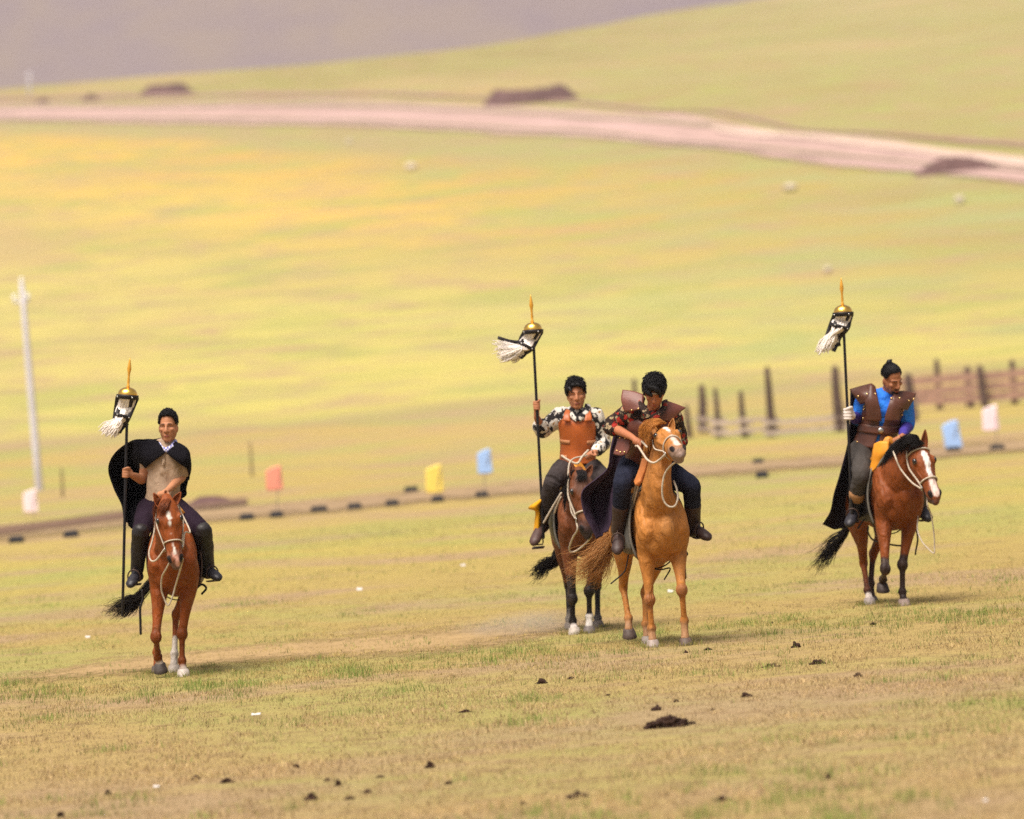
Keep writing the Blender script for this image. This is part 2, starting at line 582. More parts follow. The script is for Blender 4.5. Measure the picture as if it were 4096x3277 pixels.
road('grass_strip', *between(_U, _L, .16, .30), M_VERGE, .2, 'upper grassy strip between the wheel tracks of the far road', rows=6, k=16, soft=.5, full=.75)
road('grass_strip', *between(_U, _L, .72, .84), M_VERGE, .2, 'lower grassy strip between the wheel tracks of the far road', rows=6, k=16, soft=.5, full=.6)
road('upper_track', [(-160, 205), (0, 205), (300, 198), (700, 195), (1000, 203), (1250, 215), (1600, 250), (1900, 282), (2156, 300), (2330, 316)],
     [(-160, 214), (0, 214), (300, 208), (700, 203), (1000, 210), (1250, 223), (1600, 259), (1900, 291), (2156, 312), (2330, 328)], dirt('mauve_dirt', (0.31, 0.20, 0.175), (0.27, 0.175, 0.12), 0.08), 0.10,
     'thin mauve track running above the far dirt road', rows=8, k=16)
road('dirt_track', [(-120, 1112), (0, 1104), (250, 1076), (520, 1061), (800, 1039), (1078, 1014), (1340, 992), (1600, 966), (1900, 940), (2156, 914), (2300, 900)],
     [(-120, 1158), (0, 1148), (250, 1122), (520, 1100), (800, 1074), (1078, 1048), (1340, 1026), (1600, 1002), (1900, 976), (2156, 956), (2300, 944)], M_TRACK, 0.03,
     'worn brown racing track lined with black blocks', rows=8, k=16, soft=.5, full=.62)
road('rut', [(-120, 1128), (0, 1113), (130, 1096), (260, 1078), (400, 1062), (520, 1052)], [(-120, 1146), (0, 1132), (130, 1116), (260, 1098), (400, 1080), (520, 1066)], dirt('dark_rut_soil', (.13, .078, .055), (.17, .105, .07), 1.2), .05,
     'dark rut scraped along the left end of the racing track', rows=6, k=12, soft=.4, ends=False, full=1.2)
road('worn_path', [(-60, 1424), (100, 1404), (300, 1378), (520, 1352), (720, 1334), (900, 1318), (1100, 1304), (1260, 1290)],
     [(-60, 1458), (100, 1444), (300, 1420), (520, 1402), (720, 1396), (900, 1390), (1100, 1364), (1260, 1330)], dirt('dusty_path', (0.36, 0.245, 0.12), (0.31, 0.21, 0.10), 2.5), 0.006,
     'dusty bare path crossing the pasture under the left horse', rows=8, k=12, soft=.5, ends=True, full=.62)

# spoil heaps beside the roads
M_HEAP = simple('dark_soil', (0.125, 0.072, 0.068), 0.95, 0.35, 1.5, bstr=0.6, bdist=0.05, spec=0.1)
def heap(px, py, wpx, hpx, label, seed, flat=0.5, deep=0.7):
    c = hit2(px, py)
    s = FPX * 2156 / 4096 / c[1]
    w, h = wpx / s / 2, hpx / s
    n, mrows = 40, 14
    vs, fs = [], []
    for i in range(mrows):
        r = i / (mrows - 1)
        for j in range(n):
            a = 2 * math.pi * j / n
            e = 1 + 0.22 * vnoise(np.array([math.cos(a) * 1.7 + 7]), np.array([math.sin(a) * 1.7]), seed)[0]
            x, y = math.cos(a) * r * w * e, math.sin(a) * r * w * deep * e
            z = h * (1 - sstep(flat, 1.0, np.array([r]))[0]) * (1 + 0.22 * vnoise(np.array([x / w * 3]), np.array([y / w * 3]), seed + 3)[0]) - 0.15 * h * (r > 0.98)
            vs.append((c[0] + x, c[1] + y, float(hgt(c[0] + x, c[1] + y)) + z))
    for i in range(mrows - 1):
        for j in range(n):
            a, b2 = i * n + j, i * n + (j + 1) % n
            fs.append((a, b2, b2 + n, a + n))
    o = link('soil_heap', mesh_np('soil_heap', vs, fs), M_HEAP, loc=c)
    tag(o, label, 'heap', 'soil heaps along the roads')
heap(347, 199, 118, 19, 'small dark soil heap left above the far dirt road', 41)
heap(1110, 217, 205, 29, 'large flat topped soil heap at the middle of the far road', 42, 0.62)
heap(2012, 363, 205, 31, 'brown soil heap at the right below the pale track', 43, 0.25)
heap(440, 1064, 130, 22, 'low brown soil heap beside the black block track', 44, 0.1, 0.5)
heap(190, 212, 46, 14, 'tiny dark soil heap on the far road, left of the small heap', 45, 0.2)
heap(92, 216, 40, 9, 'faint low soil heap nearest the left edge of the far road', 46, 0.2)
# ------------------------------------------------------------------ things in the background
UP = V(0, 0, 1)
M_CONC = simple('grey_concrete', (0.58, 0.56, 0.62), 0.85, 0.15, 3)
M_PORC = simple('white_porcelain', (0.75, 0.74, 0.70), 0.35, 0.05, 8, bstr=0)
M_WOODD = simple('weathered_dark_wood', (0.095, 0.060, 0.05), 0.9, 0.4, 6, bstr=0.4)
M_PLANK = simple('pink_brown_plank', (0.34, 0.205, 0.155), 0.9, 0.35, 4, bstr=0.3)
M_WIRE = simple('dull_wire', (0.22, 0.18, 0.16), 0.6, 0.1, 8, bstr=0)
M_RUBBER = simple('black_rubber', (0.022, 0.02, 0.022), 0.8, 0.3, 9)
M_STONE = simple('pale_stone', (0.52, 0.45, 0.36), 0.9, 0.25, 2, bstr=0.5, bdist=0.05)

def S2(y):                   # pixels (2156 px wide picture) per metre at distance y
    return FPX * 2156 / 4096 / y

def wobble_post(base, top, r0, r1, name, mat, parent, seed=0):
    r = random.Random(seed)
    pts = [base + (top - base) * t + V(r.uniform(-1, 1), r.uniform(-1, 1), 0) * 0.02 * (0 < t < 1) for t in (0, 0.3, 0.65, 1)]
    b = Blob(); b.tube(pts, [r0, r0 * 0.96, (r0 + r1) / 2, r1], n=9, k=2)
    return link(name, b.mesh(name), mat, parent)

# utility pole at the left
c = hit2(83, 1033); yv = c[1]
t = thing('utility_pole', c, 'tall pale grey concrete utility pole with white insulators', 'utility pole')
topp = P(46 * 1.9, 600 * 1.9, yv)
b = Blob(); b.tube([c - V(0, 0, 0.2), (c + topp) / 2, topp], [0.105, 0.092, 0.07], n=16, k=2); link('shaft', b.mesh('shaft'), M_CONC, t)
pa, pb = P(31 * 1.9, 637 * 1.9, yv), P(59 * 1.9, 634 * 1.9, yv)
b = Blob(); b.box((pa + pb) / 2, (np.linalg.norm(pb - pa) / 2 + 0.04, 0.035, 0.035), (nrm(pb - pa), V(0, 1, 0), np.cross(nrm(pb - pa), V(0, 1, 0)))); link('crossarm', b.mesh('crossarm'), M_CONC, t)
for q in (pa, pb, topp - V(0, 0, 0.02)):
    b = Blob()
    b.tube([q, q + V(0, 0, 0.06)], [0.025, 0.025], n=8, k=1); b.ell(q + V(0, 0, 0.10), (0.07, 0.07, 0.05)); b.ell(q + V(0, 0, 0.17), (0.055, 0.055, 0.05))
    link('insulator', b.mesh('insulator'), M_PORC, t)
# far pole on the crest
c = hit2(62, 199)
t = thing('utility_pole', c, 'tiny distant pale pole on the crest at top left', 'utility pole')
b = Blob(); b.tube([c, P(62 * 1.9, 152 * 1.9, c[1])], [0.22, 0.13], n=8, k=2); link('shaft', b.mesh('shaft'), M_CONC, t)
q = P(62 * 1.9, 160 * 1.9, c[1]); b = Blob(); b.box(q, (0.8, 0.08, 0.08)); link('crossarm', b.mesh('crossarm'), M_CONC, t)
# thin stakes
for (bx_, by_, tx_, ty_, lab) in ((131, 1047, 129, 985, 'thin wooden stake in the grass right of the utility pole'), (530, 1003, 526, 930, 'thin wooden stake on the pasture behind the cloaked rider')):
    c = hit2(bx_, by_)
    b = Blob(); b.tube([c - V(0, 0, .1), c + (P(tx_ * 1.9, ty_ * 1.9, c[1]) - c) * .5 + V(.012, 0, 0), P(tx_ * 1.9, ty_ * 1.9, c[1])], [0.035, 0.032, 0.022], n=8, k=3)
    tag(link('stake', b.mesh('stake'), simple('grey_brown_stake', (0.21, 0.16, 0.09), 0.9), loc=c), lab, 'stake')

# wire fence: dark posts of different height
cr = lambda x, y: ((2500 + x / 1.351) * 2156 / 4096, (1350 + y / 1.351) * 2156 / 4096)
posts = [(62, 545, 50, 232, .065), (348, 545, 332, 375, .07), (424, 512, 414, 268, .10), (510, 545, 488, 282, .065), (650, 540, 626, 298, .07), (793, 540, 768, 172, .085), (1166, 510, 1136, 172, .11), (1556, 452, 1530, 212, .12)]
cf = [hit2(*cr(p[0], p[1])) for p in posts]
ymean = float(np.mean([q[1] for q in cf]))
t = thing('wire_fence', cf[3], 'broken wire fence of dark wooden posts of uneven height', 'fence')
bases, tops = [], []
for i, (p, c) in enumerate(zip(posts, cf)):
    x, y = cr(p[2], p[3]); tp = P(x * 4096 / 2156, y * 4096 / 2156, c[1])
    wobble_post(c - V(0, 0, .15), tp, p[4] * 1.35, p[4] * 0.85, 'post', M_WOODD, t, i)
    bases.append(c); tops.append(tp)
for hh in (0.22, 0.45, 0.68):
    for i in range(len(bases) - 1):
        a = bases[i] + UP * hh; e = bases[i + 1] + UP * hh
        b = Blob(); b.tube([a, (a + e) / 2 - UP * 0.05, e], 0.007, n=5, k=4); link('wire', b.mesh('wire'), M_WIRE, t)
M_PALE = simple('pale_bleached_plank', (0.46, 0.36, 0.31), 0.9, 0.3, 4)
for hh in (0.16, 0.42):
    for i in range(2, len(bases) - 1):
        a = bases[i] + V(-.2, -.12, hh + .05 * math.sin(i * 2.1)); e = bases[i + 1] + V(.2, -.12, hh + .05 * math.sin(i * 3.3 + 1))
        d = nrm(e - a); b = Blob(); b.box((a + e) / 2, (np.linalg.norm(e - a) / 2, .02, .06), (d, nrm(np.cross(UP, d)), UP)); link('rail', b.mesh('rail'), M_PALE, t, smooth=False)

# rail fence at the right
cr2 = lambda x, y: ((3600 + x / 3.45) * 2156 / 4096, (1400 + y / 3.45) * 2156 / 4096)
base_l, base_r = hit2(*cr2(220, 850)), hit2(*cr2(1700, 745))
yr = 0.5 * (base_l[1] + base_r[1])
t = thing('rail_fence', base_l, 'corral fence of pinkish plank rails on dark posts', 'fence')
def on_fence(x, y):
    px, py = cr2(x, y)
    f = (x - 220) / 1480.0
    return P(px * 4096 / 2156, py * 4096 / 2156, base_l[1] + f * (base_r[1] - base_l[1]))
for i, (x0, y0, x1, y1, rr) in enumerate([(560, 830, 505, 160, .075), (980, 800, 930, 270, .10), (1590, 745, 1545, 170, .08), (1165, 880, 1080, 255, .10), (2060, 720, 2010, 190, .09)]):
    bp, tp = on_fence(x0, y0), on_fence(x1, y1)
    if i == 3: bp, tp = bp - V(0, .5, 0), tp - V(0, .5, 0)
    wobble_post(bp - V(0, 0, .15), tp, rr * 1.3, rr, 'post', M_WOODD, t, 30 + i)
for (ya, yb, hw) in ((440, 322, 34), (590, 475, 34), (715, 620, 36)):
    xs = [-60, 520, 960, 1560, 2080]
    for j in range(4):
        x0, x1 = xs[j] - 30, xs[j + 1] + 30
        wv = random.uniform(-8, 8)
        fy = lambda x: ya + (yb - ya) * (x - 180) / 1520.0 + wv
        a, e = on_fence(x0, fy(x0)) - V(0, .11, 0), on_fence(x1, fy(x1)) - V(0, .11, 0)
        d = nrm(e - a); hh = hw * 0.29 * 0.526 / S2(yr) * 1.0
        b = Blob(); b.box((a + e) / 2, (np.linalg.norm(e - a) / 2, 0.03, 0.125), (d, nrm(np.cross(UP, d)), UP)); 
        link('rail', b.mesh('rail'), M_PLANK, t, smooth=False)

# marker flags and black blocks along the track
def flag_mat(name, c): 
    m = simple(name, c, 0.6, 0.08, 5, bstr=0.1)
    return m
FL = {'white': flag_mat('white_flag', (0.86, 0.68, 0.73)), 'red': flag_mat('red_flag', (0.80, 0.30, 0.21)), 'yellow': flag_mat('yellow_flag', (0.80, 0.62, 0.13)), 'blue': flag_mat('blue_flag', (0.34, 0.52, 0.86))}
def block(px, py, wpx, label):
    c = hit2(px, py + 6); s = S2(c[1]); w = wpx / s / 2
    b = Blob(); vs = []
    for (z, k) in ((-.02, 1.0), (.055, 1.0), (.085, .9), (.1, .7)):
        vs += [(c[0] + sx * w * k, c[1] + sy * 0.15 * k, c[2] + z) for sx, sy in ((-1, -1), (1, -1), (1, 1), (-1, 1))]
    F = [(i * 4 + j, i * 4 + (j + 1) % 4, i * 4 + 4 + (j + 1) % 4, i * 4 + 4 + j) for i in range(3) for j in range(4)] + [(3, 2, 1, 0), (12, 13, 14, 15)]
    b.add(vs, F)
    b.tube([V(c[0] - w * .75, c[1], c[2] + .1), V(c[0] + w * .75, c[1], c[2] + .1)], .022, n=8, k=1)
    o = link('rubber_block', b.mesh('rubber_block'), M_RUBBER, loc=c, smooth=False)
    tag(o, label, 'rubber block', 'black blocks along the track')
for a in ((35, 1137, 30, 'black rubber block nearest the left edge of the picture'), (150, 1125, 30, 'black rubber block second from the left edge'),
          (520, 1089, 30, 'black rubber block just right of the cloaked rider'), (583, 1084, 28, 'black rubber block under the red flag'),
          (672, 1073, 36, 'largest black rubber block, right of the red flag'), (747, 1067, 30, 'black rubber block right of the largest one'),
          (826, 1060, 28, 'black rubber block midway between red flag and yellow flag'), (866, 1031, 30, 'black rubber block set back behind the line, left of the yellow flag'),
          (922, 1051, 26, 'black rubber block under the yellow flag'), (1015, 1042, 28, 'black rubber block under the middle blue flag'),
          (1605, 1000, 26, 'front one of two black blocks below the tall fence post'), (1597, 972, 24, 'rear one of two black blocks below the tall fence post'),
          (2008, 947, 30, 'black rubber block under the right blue flag'), (2100, 943, 32, 'black rubber block under the right white flag')):
    block(*a)
def flag(px, py, colour, label, hgt_px=47, wid=33, lean=0.0, foot=None, bend=0.02):
    # flag panel centre (px,py) in 2156-px coordinates, standing on the ground at foot
    c = hit2(*foot); s = S2(c[1])
    t = thing('marker_flag', c, label, 'flag', 'marker flags along the track')
    ctr = P(px * 4096 / 2156, py * 4096 / 2156, c[1])
    h, w = hgt_px / s / 2, wid / s / 2
    rows = []
    for i, v in enumerate(np.linspace(1, -1, 5)):
        sh = lean * v
        row = []
        for u in np.linspace(-1, 1, 5):
            cut = 1 - 0.10 * (abs(u) ** 3) * (1 if v > 0 else .6)
            row.append(ctr + V(u * w * (1 - .05 * v) + sh, bend * math.sin(u * 2.2 + v), v * h * cut + (0.18 * h * u if v > 0 else 0)))
        rows.append(row)
    link('panel', patch(rows, 4, 4, 0.008, name='panel'), FL[colour], t)
    b = Blob(); top = ctr + V(w * .96, 0.012, h * 1.02); b.tube([c - V(0, 0, .1), V(c[0], c[1], top[2] * .3 + c[2] * .7) * .4 + .6 * (c * .5 + top * .5), top], .009, n=6, k=3)
    link('stick', b.mesh('stick'), M_WIRE, t)
flag(64, 1056, 'white', 'white flag left of the utility pole foot', 47, 30, foot=(70, 1090))
flag(577, 1008, 'red', 'red flag on a thin stick', 49, 34, foot=(583, 1082))
flag(914, 1010, 'yellow', 'yellow flag on a thin stick', 57, 36, foot=(921, 1049))
flag(1020, 973, 'blue', 'middle blue flag beside the banner pole of the second rider', 50, 30, foot=(1018, 1040))
flag(2004, 917, 'blue', 'tilted blue flag at the right, behind the blue shirted rider', 58, 36, foot=(2006, 946), lean=-0.03)
flag(2085, 882, 'white', 'white flag at the right in front of the rail fence', 52, 34, foot=(2098, 941))

# pale boulders on the slope
def boulder(px, py, wpx, hpx, label, seed):
    c = hit2(px, py + hpx / 2); s = S2(c[1]); w, h = wpx / s / 2, hpx / s / 2
    b = Blob(); b.ell(c + UP * h * .8, (w, w * .8, h), nu=16, nv=10)
    me = b.mesh('boulder'); q = coords(me); q += (q - c) * (0.18 * vnoise(q[:, 0] * 1.7 / w + seed, q[:, 2] * 2 / h + q[:, 1], seed))[:, None]; set_coords(me, q)
    tag(link('boulder', me, M_STONE, loc=c), label, 'boulder', 'pale boulders on the slope')
boulder(866, 350, 26, 16, 'faint pale boulder on the yellow slope, left of centre', 1)
boulder(1664, 393, 30, 19, 'bright pale boulder below the far road, brightest one', 2)
boulder(2021, 419, 20, 22, 'pale boulder at the right below the brown soil heap', 3)
boulder(1743, 567, 18, 16, 'faint pale boulder just left of the right banner tip', 4)
boulder(735, 296, 16, 10, 'very faint pale boulder just below the far road', 5)
# ------------------------------------------------------------------ figures: shared tools
CROP = {'A1': (350, 1400, 2.3), 'A2': (350, 1900, 2.03), 'C3': (1900, 1150, 2.3), 'B4': (2050, 1450, 2.4647), 'B5': (2050, 1850, 2.1565), 'D6': (3200, 1080, 2.3), 'D7': (3200, 1650, 2.1567)}
def pic(crop, Y0):
    """point seen at (x, y) of one enlarged detail of the photograph, dy metres behind distance Y0"""
    ox, oy, s = CROP[crop]
    return lambda x, y, dy=0.0: P(ox + x / s, oy + y / s, Y0 + dy)

def coat_material():
    """short hair: mottled colour, hair streaks, faint dust, soft uneven sheen"""
    m, nt, b = nodes('horse_coat')
    at = nt.nodes.new('ShaderNodeAttribute'); at.attribute_name = 'Col'
    co = objco(nt)
    f1 = ramp(nt, noise(nt, 5.5, 5, 0.65, co, .6), [(0.32, 0.80), (0.68, 1.10)])
    f2 = ramp(nt, noise(nt, 60, 3, 0.6, objco(nt, (1, 1, .22))), [(0.3, 0.82), (0.7, 1.12)])
    c = mixc(nt, 1.0, at.outputs['Color'], f1, 'MULTIPLY')
    c = mixc(nt, 1.0, c, f2, 'MULTIPLY')
    c = mixc(nt, ramp(nt, noise(nt, 9, 4, .6, co, .3), [(0.56, 0.0), (0.8, 0.22)]), c, (.30, .20, .12))
    nt.links.new(c, b.inputs['Base Color'])
    nt.links.new(ramp(nt, noise(nt, 12, 3, .5, co), [(0.3, 0.42), (0.7, 0.68)]), b.inputs['Roughness'])
    b.inputs['Specular IOR Level'].default_value = 0.2
    b1 = nt.nodes.new('ShaderNodeBump'); b1.inputs['Strength'].default_value = .8; b1.inputs['Distance'].default_value = .045
    nt.links.new(noise(nt, 11, 3, .5, objco(nt, (1, 1, .5)), .8), b1.inputs['Height'])
    b2 = nt.nodes.new('ShaderNodeBump'); b2.inputs['Strength'].default_value = .3; b2.inputs['Distance'].default_value = .004
    nt.links.new(noise(nt, 130, 3, .6, objco(nt, (1, 1, .3))), b2.inputs['Height']); nt.links.new(b1.outputs[0], b2.inputs['Normal']); nt.links.new(b2.outputs[0], b.inputs['Normal'])
    return m
M_COAT = coat_material()
M_HOOF = simple('hoof_horn', (1, 1, 1), 0.55, 0.3, 30, attr=True)
M_EYE = simple('dark_eye', (0.012, 0.008, 0.006), 0.08, 0.0, 5, bstr=0, spec=0.6)
M_HAIR = {}
def hair_mat(name, c):
    if name not in M_HAIR:
        M_HAIR[name] = simple(name, c, 0.5, 0.22, 30, bstr=0, spec=0.15)
    return M_HAIR[name]
M_ROPE = simple('pale_rope', (0.50, 0.42, 0.33), 0.9, 0.35, 60, bstr=0.5, bscale=220)
M_STRAP = simple('tan_strap', (0.30, 0.20, 0.13), 0.7, 0.3, 40)
M_BLACK = simple('black_leather', (0.016, 0.013, 0.014), 0.5, 0.3, 20)
M_DARKBROWN = simple('dark_brown_leather', (0.055, 0.030, 0.022), 0.5, 0.35, 18)
M_ORANGE = simple('orange_leather', (0.62, 0.25, 0.035), 0.5, 0.2, 14)
M_GREYFELT = simple('grey_felt', (0.16, 0.15, 0.13), 0.95, 0.3, 40)
M_STEEL = simple('dull_steel', (0.45, 0.44, 0.42), 0.35, 0.1, 20, metal=1.0, bstr=0)

def strands(roots_guides, n, r=0.003, spread=0.02, jitter=0.03, k=5, seed=3, tip=0.25, minlen=0.6):
    """hair: thin tapered strands that wander between guide curves (all guides have equal point counts)"""
    rr = random.Random(seed)
    G = np.asarray(roots_guides, float)
    ng = len(G)
    b = Blob()
    V_, F_ = [], []
    off = 0
    for i in range(n):
        w = rr.uniform(0, ng - 1); a = min(int(w), ng - 2) if ng > 1 else 0; f = w - a
        g = G[a] * (1 - f) + G[a + 1] * f if ng > 1 else G[0].copy()
        L = rr.uniform(minlen, 1.0)
        g = g.copy()
        m = len(g)
        sp = V(rr.gauss(0, 1), rr.gauss(0, 1), rr.gauss(0, 1)) * spread
        for j in range(m):
            g[j] += sp * (0.35 + 0.65 * j / (m - 1)) + V(rr.gauss(0, 1), rr.gauss(0, 1), rr.gauss(0, 1)) * jitter * (j / (m - 1)) ** 1.5
        c = catmull(g, k)
        c = c[:max(4, int(len(c) * L))]
        nn = len(c)
        tan = np.gradient(c, axis=0); tan /= np.maximum(np.linalg.norm(tan, axis=1, keepdims=True), 1e-9)
        s = np.cross(tan, V(0.2, 1.0, 0.1)); s /= np.maximum(np.linalg.norm(s, axis=1, keepdims=True), 1e-9)
        o = np.cross(tan, s)
        wd = r * rr.uniform(0.6, 1.4) * (1 - (1 - tip) * np.linspace(0, 1, nn) ** 1.5)
        for q in range(3):
            a_ = 2 * math.pi * q / 3
            V_.append(c + (math.cos(a_) * s + math.sin(a_) * o) * wd[:, None])
        for j in range(nn - 1):
            for q in range(3):
                p0, p1 = off + q * nn + j, off + ((q + 1) % 3) * nn + j
                F_.append((p0, p1, p1 + 1, p0 + 1))
        off += 3 * nn
    b.add(np.concatenate(V_), F_)
    return b

def ribbon(pts, r=0.006, k=6, n=8):
    b = Blob(); b.tube(pts, [r] * len(pts), n=n, k=k)
    return b

def flat_strap(pts, w, th, ref, k=5):
    """flat strap: w wide along ref, th thick"""
    b = Blob(); b.tube(pts, [(w, th)] * len(pts), ref=ref, n=8, k=k)
    return b

# ------------------------------------------------------------------ horse
HEAD = [(-.035, .052, .055, -.060), (.02, .080, .085, -.055), (.09, .096, .105, -.050), (.16, .100, .118, -.055), (.23, .086, .112, -.062), (.30, .070, .092, -.048), (.38, .062, .074, -.036), (.45, .064, .066, -.032), (.50, .058, .058, -.034), (.53, .038, .042, -.038)]
class Horse:
    def __init__(s, base, yaw, label):
        s.base = np.array(base, float); s.yaw = R(yaw)
        s.f = V(math.sin(s.yaw), -math.cos(s.yaw), 0)       # forward
        s.r = V(math.cos(s.yaw), math.sin(s.yaw), 0)        # towards the right of the picture
        s.thing = thing('horse', s.base, label, 'horse', 'ridden horses')

    def W(s, a, bk, z):
        return s.base + a * s.r - bk * s.f + V(0, 0, z)

    def trunk_ring(s, bk):
        T = np.array(s.trunk)
        zc, rx, rz = (np.interp(bk, T[:, 0], T[:, i]) for i in (1, 2, 3))
        return zc, rx, rz

    def skin_pt(s, bk, ang, off=0.0):
        """point on the barrel, ang degrees from the back line (positive to picture right)"""
        zc, rx, rz = s.trunk_ring(bk)
        a = R(ang)
        return s.W(math.sin(a) * (rx + off), bk, zc + math.cos(a) * (rz + off))

    def H(s, l, a, n):
        """point in the head: l to picture right, a along the face from the poll, n out of the face"""
        k = s.hs
        return s.poll + k * (l * s.hl + a * s.ha + n * s.hn)

    def head_ring(s, a, ang, off=0.0):
        T = np.array(HEAD)
        rx, rn, cn = (np.interp(a, T[:, 0], T[:, i]) for i in (1, 2, 3))
        t = R(ang)                                            # 0 = front of the face, 90 = picture right
        return s.H(math.sin(t) * (rx + off), a, cn + math.cos(t) * (rn + off))

    planted = []
    def build(s, front, hind, neck, poll, muzzle, lat, coat, marks, hoofs, shoulder_a=0.0, trunk=None, neck_r=None, voxel=0.0095, ears=None, width=1.0):
        s.trunk = trunk or [(-.23, .97, .08, .11), (-.17, .97, .15, .20), (-.05, .98, .185, .29), (.12, .985, .215, .325), (.35, .975, .25, .32), (.55, .985, .26, .305), (.72, 1.02, .25, .28), (.86, 1.06, .23, .25), (.98, 1.06, .185, .21), (1.07, 1.05, .11, .14)]
        s.trunk = [(b_, z_, rx_ * width, rz_) for b_, z_, rx_, rz_ in s.trunk]
        s.poll = np.array(poll); s.muz = np.array(muzzle)
        s.hs = np.linalg.norm(s.muz - s.poll) / 0.50
        s.ha = nrm(s.muz - s.poll)
        s.hl = nrm(np.array(lat) - np.dot(lat, s.ha) * s.ha)
        s.hn = np.cross(s.hl, s.ha) * 1.0
        if np.dot(s.hn, V(0, -1, 0.3)) < 0: s.hn = -s.hn
        B = Blob()
        W = s.W
        T = s.trunk
        B.tube([W(0, t[0], t[1]) for t in T], [(t[2], t[3]) for t in T], ref=s.r, n=22, k=4)
        # withers and croup
        B.tube([W(0, -.02, 1.21), W(0, .12, 1.265), W(0, .34, 1.235)], [(.06, .06), (.07, .06), (.05, .05)], ref=s.r)
        B.tube([W(0, .7, 1.245), W(0, .86, 1.26), W(0, 1.02, 1.17)], [(.12, .06), (.14, .06), (.08, .06)], ref=s.r)
        # neck
        nk = [W(0, .08, 1.05)] + [np.array(p) for p in neck] + [s.H(0, .03, -.08)]
        nr = neck_r or [(.165 * width, .24), (.135 * width, .20), (.095, .155), (.068, .115)]
        B.tube(nk, nr[:len(nk)] if len(nr) >= len(nk) else nr + [nr[-1]] * (len(nk) - len(nr)), ref=s.r * .6 + s.hl * .4, n=18, k=5)
        # head
        hp = [s.H(0, h[0], h[3]) for h in HEAD]
        B.tube(hp, [(h[1] * s.hs, h[2] * s.hs) for h in HEAD], ref=s.hl, n=18, k=3)
        ax = (s.hl, s.ha, s.hn)
        k = s.hs
        for sg in (-1, 1):
            B.ell(s.H(sg * .055, .20, -.095), (.034 * k, .10 * k, .075 * k), ax)          # jaw
            B.ell(s.H(sg * .084, .150, .012), (.028 * k, .044 * k, .030 * k), ax)         # orbit
            B.tube([s.H(sg * .090, .17, -.02), s.H(sg * .068, .30, -.02)], [.016 * k, .010 * k], n=8)   # facial crest
            B.ell(s.H(sg * .045, .462, -.006), (.024 * k, .036 * k, .028 * k), ax)        # nostril wing
        B.ell(s.H(0, .478, -.092), (.042 * k, .046 * k, .028 * k), ax); B.tube([s.H(0, .30, -.125), s.H(0, .42, -.10)], [(.034 * k, .03 * k), (.036 * k, .026 * k)], ref=s.hl, n=10)                    # lower lip
        B.ell(s.H(0, .505, -.03), (.042 * k, .026 * k, .042 * k), ax)
        # fore quarters
        s.legs = {}
        for sg, leg in zip((-1, 1), front):
            w = width
            B.tube([W(sg * .12 * w, .16, 1.17), W(sg * .155 * w, .0, 1.05), W(sg * .155 * w, -.12, .93)], [(.06, .13), (.075, .135), (.075, .11)], ref=s.r)
            B.ell(W(sg * .085 * w, -.115, .875), (.098, .07, .13), (s.r, s.f, UP))
            B.ell(W(sg * .150 * w, -.135, .975), (.06, .07, .085), (s.r, s.f, UP))
            n0 = nk[-1] * .35 + nk[-2] * .65; B.tube([n0 + s.r * sg * .05 + s.f * .05, nk[1] + s.r * sg * .072 * w + s.f * .07, W(sg * .13 * w, -.10, 1.02), W(sg * .145 * w, -.09, .93)], [.032, .040, .055, .05], n=10, k=3)
            E = W(sg * .15 * w, .02, .80)
            K, F, Cn = (np.array(q) for q in leg['joints'])
            if leg.get('plant', True): Cn[2] = .058
            B.tube([W(sg * .155 * w, -.10, .95), W(sg * .16 * w, -.02, .86), E + (K - E) * .12], [(.082, .115), (.082, .115), (.07, .09)], ref=s.r)
            d = K - E
            B.tube([E - d * .05, E + d * .22, E + d * .50, E + d * .74, K - d * .06], [(.078, .100), (.072, .088), (.052, .062), (.040, .046), (.038, .041)], ref=s.r)
            s._lower(B, K, F, Cn, 'fore')
            s.legs[('front', sg)] = (E, K, F, Cn, leg)
        for sg, leg in zip((-1, 1), hind):
            Ho, F, Cn = (np.array(q) for q in leg['joints'])
            if leg.get('plant', True): Cn[2] = .058
            hip = W(sg * .13, .84, 1.06); st = W(sg * .175, .68, .80)
            st = st * .75 + .25 * (Ho + (W(0, -.32, .3) - s.base))
            B.tube([hip, (hip + st) / 2, st], [(.10, .19), (.105, .18), (.085, .125)], ref=s.r)
            B.tube([W(sg * .12, 1.0, 1.02), W(sg * .135, .98, .88), st * .45 + Ho * .55], [(.09, .11), (.085, .11), (.05, .07)], ref=s.r)
            d = Ho - st
            B.tube([st - d * .1, st + d * .3, st + d * .7, Ho], [(.075, .105), (.066, .088), (.044, .056), (.038, .05)], ref=s.r)
            B.tube([Ho - d * .06 + V(0, .0, .03) - s.f * .02, Ho - s.f * .03 - V(0, 0, .03)], [.026, .026], n=8, k=2)
            s._lower(B, Ho, F, Cn, 'hind')
            s.legs[('hind', sg)] = (st, Ho, F, Cn, leg)
        me = B.remesh('body', voxel, 5, 0.5)
        co = coords(me)
        col = np.tile(np.array(coat, float), (len(co), 1))
        hh = co[:, 2] - s.base[2]
        var = vnoise(co[:, 0] * 6 + co[:, 1] * 3, co[:, 2] * 6, 77)
        col *= (1 + 0.10 * var)[:, None]
        for mk_ in marks(s):
            p0, p1, r0, r1, c = mk_
            wgt = 1 - sstep(r0, r1, seg_dist(co, np.array(p0), np.array(p1)) + 0.006 * vnoise(co[:, 0] * 45, co[:, 2] * 45 + co[:, 1] * 20, 3))
            col = col * (1 - wgt[:, None]) + np.array(c) * wgt[:, None]
